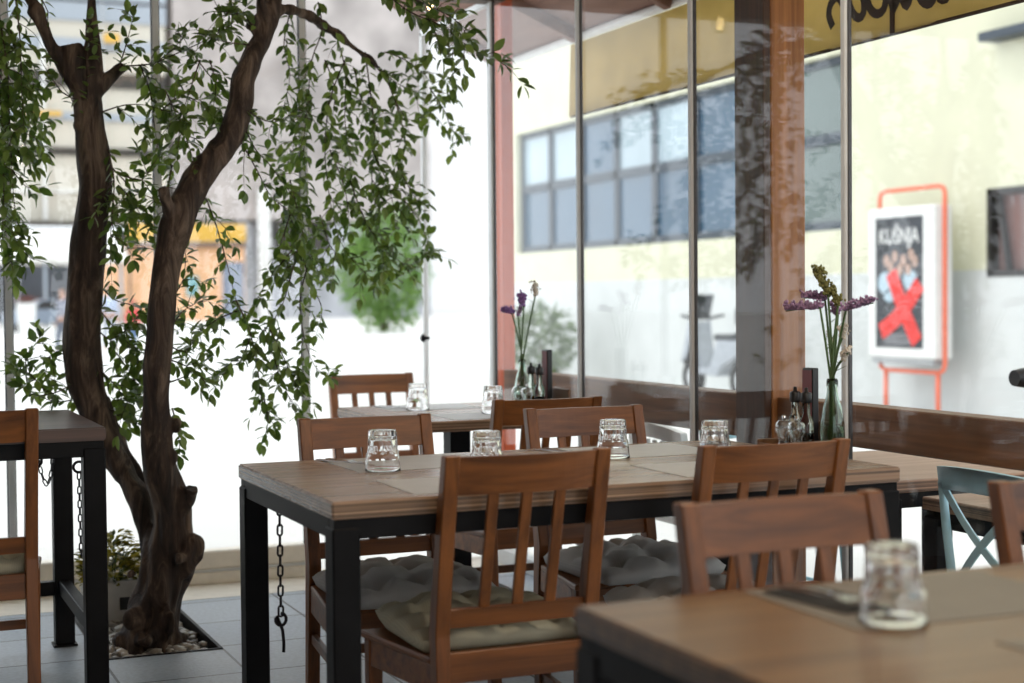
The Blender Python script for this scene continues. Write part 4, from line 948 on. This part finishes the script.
for i in range(nb_):
    y0, y1 = WY0+i*wdt, WY0+(i+1)*wdt
    bm = B(); e = .07
    box(bm, FX+.10, FX+.2, y0, y0+e, WZ0, WZ1, 0); box(bm, FX+.10, FX+.2, y1-e, y1, WZ0, WZ1, 0); box(bm, FX+.10, FX+.2, y0, y1, WZ0, WZ0+.12, 0); box(bm, FX+.10, FX+.2, y0, y1, WZ1-.1, WZ1, 0); box(bm, FX+.10, FX+.2, y0, y1, mid-.07, mid+.07, 0)
    w = put('window', bm, M['winframe'], yb)
    bm = B(); box(bm, FX+.15, FX+.16, y0+e, y1-e, mid+.07, WZ1-.1, 0)
    up = obj('pane', bm, M['green_glass'] if i == 0 else (M['deep_glass'] if i in (1, 2, 5) else M['sky_glass']), w)
    bm = B(); box(bm, FX+.15, FX+.16, y0+e, y1-e, WZ0+.12, mid-.07, 0); obj('pane', bm, M['green_glass'] if i == 0 else M['deep_glass'], w)
bm = B(); e = .07
box(bm, FX-.03, FX+.12, SY0, SY1, SZ0, SZ0+e, 0); box(bm, FX-.03, FX+.12, SY0, SY1, SZ1-e, SZ1, 0); box(bm, FX-.03, FX+.12, SY0, SY0+e, SZ0, SZ1, 0); box(bm, FX-.03, FX+.12, SY1-e, SY1, SZ0, SZ1, 0)
bar(bm, (FX+.03, SY1-.12, SZ1-.05), (FX+.03, SY1-.30, SZ0+.05), .06, .05); w = put('window', bm, plain('black brown window frame', (.02, .018, .018), .5), yb)
bm = B(); box(bm, FX+.08, FX+.09, SY0+e, SY1-e, SZ0+e, SZ1-e, 0); obj('pane', bm, fglass('brown roof-reflection glazing', (.16, .09, .08)), w)  # reddish roof reflection put into the pane colour
bm = B(); box(bm, FX-.25, FX+.05, 9.0, 13.45, 3.95, 4.05, .01); put('ledge', bm, M['winframe'], yb)
# poster box
PXF = 10.95
def pz(px, py): return atx(px, py, PXF)
yl, yr = pz(868, 290).y, pz(934, 290).y; zt, zb = pz(900, 207).z, pz(900, 358).z
pb = thing('poster_case', 'white framed poster case on an orange tube stand across the street', 'poster', (PXF, (yl+yr)/2, GZ)); off = -Vector(pb.location)
bm = B(); box(bm, PXF, PXF+.26, yr, yl, zb, zt, .02); put('case', bm, M['white'], pb)
bm = B(); box(bm, PXF+.02, PXF+.24, yr+.05, yl-.05, zb-.07, zb+.01, .01); put('case_foot', bm, plain('grey case foot', (.35, .36, .37), .5), pb)
py0, py1 = pz(923, 290).y, pz(876, 290).y; pz0, pz1 = pz(900, 348).z, pz(900, 217).z
bm = B(); box(bm, PXF-.004, PXF+.002, py0, py1, pz0, pz1, 0); po = put('poster', bm, plain('dark blue grey poster print', (.035, .04, .05), .4, 0, .3, 3.), pb)
tx = bpy.data.curves.new('lettering', 'FONT'); tx.body = 'KU\u0160NJA'; tx.size = .23; tx.align_x = 'CENTER'; tx.extrude = .001; tx.offset = .0015
to = bpy.data.objects.new('tmp', tx); C.objects.link(to); dg = bpy.context.evaluated_depsgraph_get(); me = bpy.data.meshes.new_from_object(to.evaluated_get(dg)); bpy.data.objects.remove(to)
me.materials.append(M['white']); lo = bpy.data.objects.new('lettering', me); C.objects.link(lo); lo.parent = po
pw, ph = py1-py0, pz1-pz0
lo.location = (PXF-.006, (py0+py1)/2, pz0+ph*.80); lo.rotation_euler = (PI/2, 0, -PI/2); 
wd = max(v.co.x for v in me.vertices)-min(v.co.x for v in me.vertices); s = pw*.84/wd; lo.scale = (s, s*1.2, 1)
def pp_(u, v): return Vector((PXF-.005, py1-u*pw, pz1-v*ph))
bm = B(); rnd = random.Random(2)
for u, v in ((.24, .33), (.42, .30), (.60, .33), (.76, .29), (.84, .34), (.33, .38), (.52, .40), (.70, .40)):
    c = pp_(u, v); t = bmesh.new(); bmesh.ops.create_circle(t, cap_ends=True, segments=14, radius=.055)
    merge(bm, t, Matrix.Translation(c-Vector((.001, 0, 0))) @ Matrix.Rotation(PI/2, 4, 'Y') @ Matrix.Scale(1.25, 4, (1, 0, 0)))
obj('printed_faces', bm, plain('printed skin tone', (.45, .30, .24), .5), po)
bm = B()
for u, v, w_, h_ in ((.20, .50, .15, .20), (.40, .46, .13, .16), (.74, .48, .15, .18), (.30, .60, .12, .12)):
    t = bmesh.new(); bmesh.ops.create_circle(t, cap_ends=True, segments=18, radius=1)
    merge(bm, t, Matrix.Translation(pp_(u, v)) @ Matrix.Rotation(PI/2, 4, 'Y') @ Matrix.Diagonal((h_*.62, w_*.85, 1, 1)))
obj('printed_clothes', bm, plain('printed pale blue clothes', (.40, .52, .60), .5), po)
bm = B(); ribbon(bm, [pp_(.34+.55*t-.03*math.sin(3*t), .42+.53*t) for t in [i/8 for i in range(9)]], .20, (-1, 0, 0), .003)
ribbon(bm, [pp_(.95-.83*t, .51+.36*t+.05*math.sin(3*t)) for t in [i/8 for i in range(9)]], .19, (-1, 0, 0), .007)
obj('printed_cross', bm, plain('red paint cross', (.72, .035, .03), .5), po)
bm = B()
for k in range(4): box(bm, PXF-.006, PXF-.003, py0+.2*pw, py1-.2*pw, pz0+ph*(.03+.022*k), pz0+ph*(.038+.022*k), 0)
obj('printed_small_lines', bm, plain('printed grey lines', (.3, .3, .32), .5), po)
bm = B(); X = PXF+.13
def q(px, py): p = atx(px, py, X); return (X, p.y, p.z)
a0, a1 = q(880, 200), q(945, 200); z1 = q(910, 189)[2]; z0 = q(910, 371)[2]
tube(bm, [(X, a0[1], zt-.02), (X, a0[1], z1-.08), (X, a0[1]-.03, z1-.02), (X, a0[1]-.10, z1), (X, a1[1]+.10, z1), (X, a1[1]+.03, z1-.02), (X, a1[1], z1-.08), (X, a1[1], z0+.1), (X, a1[1]+.03, z0+.03), (X, a1[1]+.10, z0), (X, a0[1]-.08, z0), (X, a0[1]-.02, z0+.03), (X, a0[1], z0+.10)], .026, 10)
for px in (886, 938): p = q(px, 385); tube(bm, [(X, p[1], GZ), (X, p[1], z0)], .028, 10)
put('tube_stand', bm, M['orange'], pb)

# ------------------------------------------------------------------ scooter in front of it
SX, SYc = 10.55, 17.75
sco = thing('scooter', 'blurred grey and white scooter parked at the far wall, seen left of the thick post', 'scooter', (SX, SYc, GZ))
sm, sw = plain('scooter dark plastic', (.02, .025, .03), .5), plain('scooter silver panels', (.34, .37, .41), .3)
for y in (.62, -.62):
    bm = B(); tube(bm, [(0, y+.21*math.cos(2*PI*k/24), .26+.21*math.sin(2*PI*k/24)) for k in range(24)], .055, 10, closed=True); w = obj('wheel', bm, M['black'], sco)
    bm = B(); t = bmesh.new(); bmesh.ops.create_cone(t, cap_ends=True, segments=20, radius1=.13, radius2=.13, depth=.06); merge(bm, t, Matrix.Translation((0, y, .26)) @ Matrix.Rotation(PI/2, 4, 'Y')); obj('hub', bm, M['alu'], w)
bm = B(); prism(bm, [(.62, .52), (.70, .50), (.50, 1.0), (.42, 1.02), (.34, .50), (.30, .32), (-.20, .30), (-.30, .42), (-.80, .62), (-.85, .78), (-.20, .78), (-.02, .42), (.22, .40), (.40, .9)], 'x', -.14, .14, .02); obj('body', bm, sw, sco)
bm = B(); prism(bm, [(.40, .50), (.86, .46), (.80, .54), (.62, .58), (.42, .56)], 'x', -.07, .07, .01); obj('fender', bm, sw, sco)
bm = B(); prism(bm, [(-.82, .78), (-.10, .78), (-.12, .86), (-.45, .84), (-.80, .92)], 'x', -.13, .13, .02); obj('seat', bm, sm, sco)
bm = B(); tube(bm, [(-.33, .36, 1.10), (-.15, .43, 1.06), (.15, .43, 1.06), (.33, .36, 1.10)], .02, 8); tube(bm, [(0, .44, 1.0), (0, .62, .26)], .03, 8); obj('handlebar', bm, sm, sco)
bm = B(); prism(bm, [(.46, 1.05), (.50, 1.05), (.36, 1.38), (.33, 1.38)], 'x', -.16, .16, .01); obj('windscreen', bm, sm, sco)
bm = B(); box(bm, -.17, .17, -1.0, -.68, .95, 1.25, .05, seg=2); obj('top_case', bm, sm, sco)

# ------------------------------------------------------------------ shrubs
def shrub(name, c, rx, ry, rz, n, L, mat, lab, seed, cat='shrub'):
    t = thing(name, lab, cat, (c[0], c[1], GZ)); rnd = random.Random(seed); global LV, LF; LV, LF = [], []
    for k in range(n):
        d = Vector((rnd.gauss(0, 1), rnd.gauss(0, 1), rnd.gauss(0, 1))).normalized(); r = rnd.uniform(.55, 1.0)*(1+.25*noise.noise(d*2.5+Vector((seed, 0, 0))))
        p = Vector((d.x*rx*r, d.y*ry*r, rz+d.z*rz*r*.96)); leaf(p, d+Vector((rnd.gauss(0, .6), rnd.gauss(0, .6), rnd.gauss(0, .5))), Vector((rnd.gauss(0, 1), rnd.gauss(0, 1), 1)), L*rnd.uniform(.7, 1.3), rnd)
    me = bpy.data.meshes.new('foliage'); me.from_pydata([tuple(v) for v in LV], [], LF); me.materials.append(mat); o = bpy.data.objects.new('foliage', me); C.objects.link(o); o.parent = t
    bm = B(); tube(bm, [(0, 0, 0), (.02*rx, 0, rz*.5), (0, 0, rz*1.2)], [.06*rz, .05*rz, .02*rz], 8); obj('stem', bm, M['bark'], t)
M['hedge'] = leaf_mat('far pale green leaves', (.10, .19, .05), (.24, .36, .12))
p = aty(384, 300, 60); shrub('street_tree', (p.x, p.y), 1.75, 1.6, 2.5, 2600, .30, M['hedge'], 'rounded pale green street tree far behind the hanging twigs', 1, 'tree')
p = atx(540, 320, 10.4); shrub('street_shrub', (10.4, p.y), .55, .75, .62, 900, .14, leaf_mat('grey green leaves', (.07, .11, .06), (.16, .22, .12)), 'grey green shrub at the far end of the yellow building', 2)

# ------------------------------------------------------------------ far background beyond the back glass
def prect(px0, py0, px1, py1, y, d, bm, bev=0):
    a, b = aty(px0, py0, y), aty(px1, py1, y); box(bm, min(a.x, b.x), max(a.x, b.x), y, y+d, min(a.z, b.z), max(a.z, b.z), bev)
FY = 110.
fb = thing('office_building', 'far cream banded office building behind the left trunk', 'building', (20, FY, GZ)); off = -Vector(fb.location)
bm = B(); prect(-260, -220, 168, 222, FY, 8, bm); put('wall', bm, plain('cream cladding', (.60, .56, .48), .8, 0, .05, .3), fb)
M['band'] = plain('blue grey window band', (.34, .38, .43), .5); M['dk'] = plain('dark panel and painted shadow line', (.05, .045, .04), .8)  # dark rows draw the facade's shadow lines as colour
for y0, y1, mt in ((-60, -50, 'band'), (-20, -12, 'band'), (0, 5, 'band'), (32, 43, 'band'), (72, 76, 'dk'), (108, 116, 'band'), (146, 150, 'dk'), (184, 194, 'white')):
    bm = B(); prect(-258, y0, 166, y1, FY-.25, .5, bm); put('band', bm, M[mt], fb)
bm = B(); prect(-258, 220, 168, 226, FY-1.5, 2, bm); put('soffit_shadow', bm, M['dk'], fb)  # shadow line under the facade, drawn as a dark strip
for x0, x1 in ((99, 106), (40, 44), (-60, -54)):
    bm = B(); prect(x0, -220, x1, 220, FY-.6, .5, bm); put('pilaster', bm, M['white'], fb)
M['sign_y'] = plain('yellow sign board', (.68, .40, .06), .6)
for r in ((104, 33, 120, 43), (26, 110, 62, 116)):
    bm = B(); prect(*r, FY-1.0, .3, bm); put('sign_board', bm, M['sign_y'], fb)
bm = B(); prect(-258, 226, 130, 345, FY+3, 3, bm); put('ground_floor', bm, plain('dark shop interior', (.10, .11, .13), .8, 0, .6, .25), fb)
sb = thing('stone_building', 'large blurred grey stone building above the orange shop', 'building', (40, FY, GZ)); off = -Vector(sb.location)
bm = B(); prect(168.5, -220, 432, 222, FY, 8, bm); put('wall', bm, plain('mottled grey stone', (.40, .36, .345), .9, 0, .28, .35), sb)
bm = B(); prect(168.5, 222, 432, 345, FY+.5, 7, bm); put('ground_floor', bm, plain('pale grey shop fronts', (.42, .43, .46), .8, 0, .3, .3), sb)
bm = B(); prect(258, 190, 272, 345, FY-.4, .4, bm); put('pilaster', bm, M['white'], sb)
bm = B(); prect(275, 222, 330, 250, FY-.3, .3, bm); put('shop_fascia', bm, M['dk'], sb)
wb_ = thing('white_building', 'bright white building edge far behind the open glass door', 'building', (60, FY+15, GZ)); off = -Vector(wb_.location)
bm = B(); prect(424, -220, 520, 345, FY+15, 8, bm); put('wall', bm, plain('white render', (.72, .71, .70), .85, 0, .06, .3), wb_)
ks = thing('orange_shop', 'far orange fronted shop with a yellow sign between the two trunks', 'shop', (30, FY-6, GZ)); off = -Vector(ks.location)
M['peach'] = plain('orange shop front', (.78, .45, .25), .7, 0, .1, .3)
bm = B(); prect(96, 246, 246, 345, FY-6, 3, bm); put('wall', bm, M['peach'], ks)
bm = B(); prect(128, 223, 246, 242, FY-6.4, .4, bm); put('sign_board', bm, M['sign_y'], ks)
bm = B(); prect(96, 242, 246, 247, FY-6.6, .5, bm); put('fascia', bm, plain('brown fascia', (.16, .10, .08), .7), ks)
bm = B(); prect(223, 262, 245, 345, FY-6.3, .3, bm); put('door', bm, plain('slate blue shop door', (.20, .23, .30), .5), ks)
bm = B(); prect(187, 276, 199, 296, FY-6.3, .3, bm); put('window', bm, plain('teal shop window', (.16, .34, .36), .3), ks)
bm = B(); prect(129, 246, 132, 345, FY-6.7, .3, bm); put('pole', bm, plain('brown pole', (.12, .08, .07), .6), ks)
an = thing('market_awning', 'wide white market awning far behind the left trunk', 'awning', (15, 85, GZ)); off = -Vector(an.location)
bm = B(); a, b = aty(-120, 262, 85), aty(128, 262, 85); zt_ = aty(20, 232, 85).z
prism(bm, [(85, a.z), (85, a.z+.35), (89, zt_+.3), (93, a.z+.4), (93, a.z)], 'x', a.x, b.x); put('canopy', bm, plain('white awning cloth', (.74, .72, .68), .8), an)
for px in (-100, 46, 122):
    bm = B(); q_ = aty(px, 300, 85); tube(bm, [(q_.x, 85.2, GZ), (q_.x, 85.2, a.z+.1)], .09, 8); put('pole', bm, M['band'], an)
# white planter, far car
p = atz(27, 334, GZ); k = p.y
wp = thing('white_planter', 'tall white square planter with red flowers far left', 'planter', (p.x, p.y, GZ))
w0 = (aty(37, 320, k).x-aty(19, 320, k).x); hh = aty(27, 303, k).z-GZ
bm = B(); prism(bm, [(-w0*.40, 0), (w0*.40, 0), (w0*.5, hh), (-w0*.5, hh)], 'y', -w0*.45, w0*.45, .03); obj('pot', bm, M['white'], wp)
LV, LF = [], []; rnd = random.Random(5)
for i in range(200):
    d = Vector((rnd.gauss(0, .32), rnd.gauss(0, .3), abs(rnd.gauss(.15, .12))))*w0; leaf(Vector((0, 0, hh))+d, Vector((rnd.gauss(0, 1), rnd.gauss(0, 1), .7)), Vector((0, 0, 1)), .12, rnd)
me = bpy.data.meshes.new('foliage'); me.from_pydata([tuple(v) for v in LV], [], LF); me.materials.append(leaf_mat('dull red leaves', (.10, .03, .02), (.25, .06, .05))); o = bpy.data.objects.new('foliage', me); C.objects.link(o); o.parent = wp
car = thing('parked_car', 'blurred blue grey car parked behind the white planter', 'car', (aty(50, 330, 72).x, 72, GZ), R(4))
cp = plain('blue grey car paint', (.20, .24, .30), .3)
bm = B(); prism(bm, [(-2.0, .35), (-2.0, .85), (-1.7, .98), (-1.0, 1.02), (-.5, 1.46), (.9, 1.46), (1.5, 1.0), (2.0, .9), (2.05, .4)], 'y', -.82, .82, .06); obj('body', bm, cp, car)
bm = B(); prism(bm, [(-.85, 1.04), (-.45, 1.40), (.85, 1.40), (1.30, 1.04)], 'y', -.84, .84, .01); obj('windows', bm, M['black'], car)
for x in (-1.3, 1.3):
    for y in (-.75, .75):
        bm = B(); tube(bm, [(x+.25*math.cos(2*PI*k/20), y, .34+.25*math.sin(2*PI*k/20)) for k in range(20)], .09, 8, closed=True); blob(bm, (x, y, .34), .2, 1, 0, (1, .3, 1)); obj('wheel', bm, M['black'], car)

# ------------------------------------------------------------------ three passers-by in the street
M['skin'] = plain('skin', (.48, .27, .19), .6)
def skinned(name, joints, edges, radii, mat, parent, sub=1):
    me = bpy.data.meshes.new(name); me.from_pydata(joints, edges, []); o = bpy.data.objects.new(name, me); C.objects.link(o)
    m = o.modifiers.new('s', 'SKIN'); 
    for v, r in zip(me.skin_vertices[0].data, radii): v.radius = (r, r) if not isinstance(r, tuple) else r
    me.skin_vertices[0].data[0].use_root = True
    o.modifiers.new('u', 'SUBSURF').levels = sub
    dg = bpy.context.evaluated_depsgraph_get(); nm = bpy.data.meshes.new_from_object(o.evaluated_get(dg)); o.modifiers.clear(); o.data = nm; bpy.data.meshes.remove(me)
    for pl in nm.polygons: pl.use_smooth = True
    nm.materials.clear(); nm.materials.append(mat); o.parent = parent; return o
def person(px, py, height, lab, top, bottom, hair, rot, stride=.16, skirt=False):
    p = atz(px, py, GZ); t = thing('person', lab, 'person', (p.x, p.y, GZ), R(rot)); t.scale = (height/1.75,)*3
    J = [(0, 0, .95), (0, 0, 1.15), (0, .01, 1.38), (0, .0, 1.50), (0, .01, 1.58), (0, .015, 1.66), (0, .01, 1.72)]; Rr = [(.15, .11), (.14, .10), (.16, .10), .055, (.075, .085), (.08, .095), (.05, .06)]; E = [(i, i+1) for i in range(6)]
    for s in (-1, 1):
        b = len(J); f = stride*s
        J += [(s*.17, 0, 1.42), (s*.22, -f*.5, 1.14), (s*.23, -f*.2+.06, .90), (s*.235, -f*.1+.09, .81), (s*.235, -f*.1+.10, .76)]; Rr += [.06, .045, .035, (.03, .04), .02]; E += [(2, b)]+[(b+i, b+i+1) for i in range(4)]
        b = len(J); J += [(s*.09, 0, .90), (s*.095, f*.55, .50), (s*.10, f-.02, .09), (s*.105, f+.11, .035)]; Rr += [.09, .06, .04, .035]; E += [(0, b)]+[(b+i, b+i+1) for i in range(3)]
    skinned('body', J, E, Rr, M['skin'], t)
    k = 1.13
    J2 = [(0, 0, .92), (0, 0, 1.15), (0, .01, 1.38), (0, .0, 1.46)]; R2 = [(.18, .135), (.165, .125), (.185, .125), .07]; E2 = [(0, 1), (1, 2), (2, 3)]
    for s in (-1, 1):
        b = len(J2); f = stride*s; J2 += [(s*.17, 0, 1.42), (s*.22, -f*.5, 1.14), (s*.23, -f*.2+.055, .92)]; R2 += [.075, .058, .048]; E2 += [(2, b), (b, b+1), (b+1, b+2)]
    skinned('shirt', J2, E2, R2, top, t)
    J3 = [(0, 0, 1.0)]; R3 = [(.17, .13)]; E3 = []
    for s in (-1, 1):
        b = len(J3); f = stride*s; J3 += [(s*.09, 0, .88), (s*.095, f*.55, .50), (s*.10, f-.02, .12)]; R3 += [.11, .078, .06]; E3 += [(0, b), (b, b+1), (b+1, b+2)]
    skinned('trousers', J3, E3, R3, bottom, t)
    bm = B(); blob(bm, (0, -.012, 1.675), .105, 2, .08, (.92, 1.05, .95)); 
    for v in list(bm.verts):
        if v.co.y > .07 and v.co.z < 1.70: bm.verts.remove(v)
    obj('hair', bm, hair, t)
    bm = B(); blob(bm, (0, .112, 1.625), .016, 1, 0, (.8, 1, 1.2)); obj('nose', bm, M['skin'], t)
person(110, 351, 1.78, 'passer-by in a pale blue top between the two trunks', plain('pale blue cloth', (.45, .52, .66), .9), plain('pale grey trousers', (.42, .45, .5), .9), plain('brown hair', (.05, .03, .02), .8), 160)
person(134, 353, 1.38, 'child in red clothes and a red cap, just left of the right stem', plain('red cloth', (.62, .06, .07), .9), plain('blue jeans', (.13, .20, .34), .9), plain('red cap cloth', (.60, .05, .06), .8), 200)
person(64, 357, 1.70, 'passer-by in a grey hooded top left of the left stem', plain('grey hooded cloth', (.22, .23, .28), .9), plain('slate trousers', (.18, .2, .25), .9), plain('dark hair', (.03, .022, .02), .8), 120)

# ------------------------------------------------------------------ light
w = bpy.data.worlds.new('sky'); sc.world = w; w.use_nodes = True; nt = w.node_tree; bg = nt.nodes['Background']
bg.inputs['Color'].default_value = (.90, .96, 1.0, 1); bg.inputs['Strength'].default_value = 1.75
sd = bpy.data.lights.new('sun', 'SUN'); sd.energy = .5; sd.angle = R(12); sd.color = (1, .95, .86)
so = bpy.data.objects.new('sun', sd); C.objects.link(so)
d = Vector((.45, -.05, -.9)); so.rotation_euler = d.to_track_quat('-Z', 'Y').to_euler()

# ------------------------------------------------------------------ camera
cd = bpy.data.cameras.new('camera'); cam = bpy.data.objects.new('camera', cd); C.objects.link(cam); sc.camera = cam
cd.sensor_fit = 'HORIZONTAL'; cd.sensor_width = 36; cd.lens = F/1024*36; cd.clip_start = .05; cd.clip_end = 600
fw = ray(512, 341.5).normalized(); rt = (ray(513, 341.5)-ray(511, 341.5)); rt = (rt-fw*rt.dot(fw)).normalized(); up = rt.cross(fw)
cam.matrix_world = Matrix(((rt.x, up.x, -fw.x, 0), (rt.y, up.y, -fw.y, 0), (rt.z, up.z, -fw.z, EYE), (0, 0, 0, 1)))
cd.dof.use_dof = True; cd.dof.focus_distance = 4.85; cd.dof.aperture_fstop = 2.2; cd.dof.aperture_blades = 7

sc.view_settings.view_transform = 'Standard'; sc.view_settings.look = 'None'; sc.view_settings.gamma = 1; sc.view_settings.use_curve_mapping = False
sc.view_settings.exposure = 0.15
sc.cycles.use_denoising = True
sc.cycles.max_bounces = 14; sc.cycles.transparent_max_bounces = 32; sc.cycles.transmission_bounces = 14; sc.cycles.sample_clamp_indirect = 8
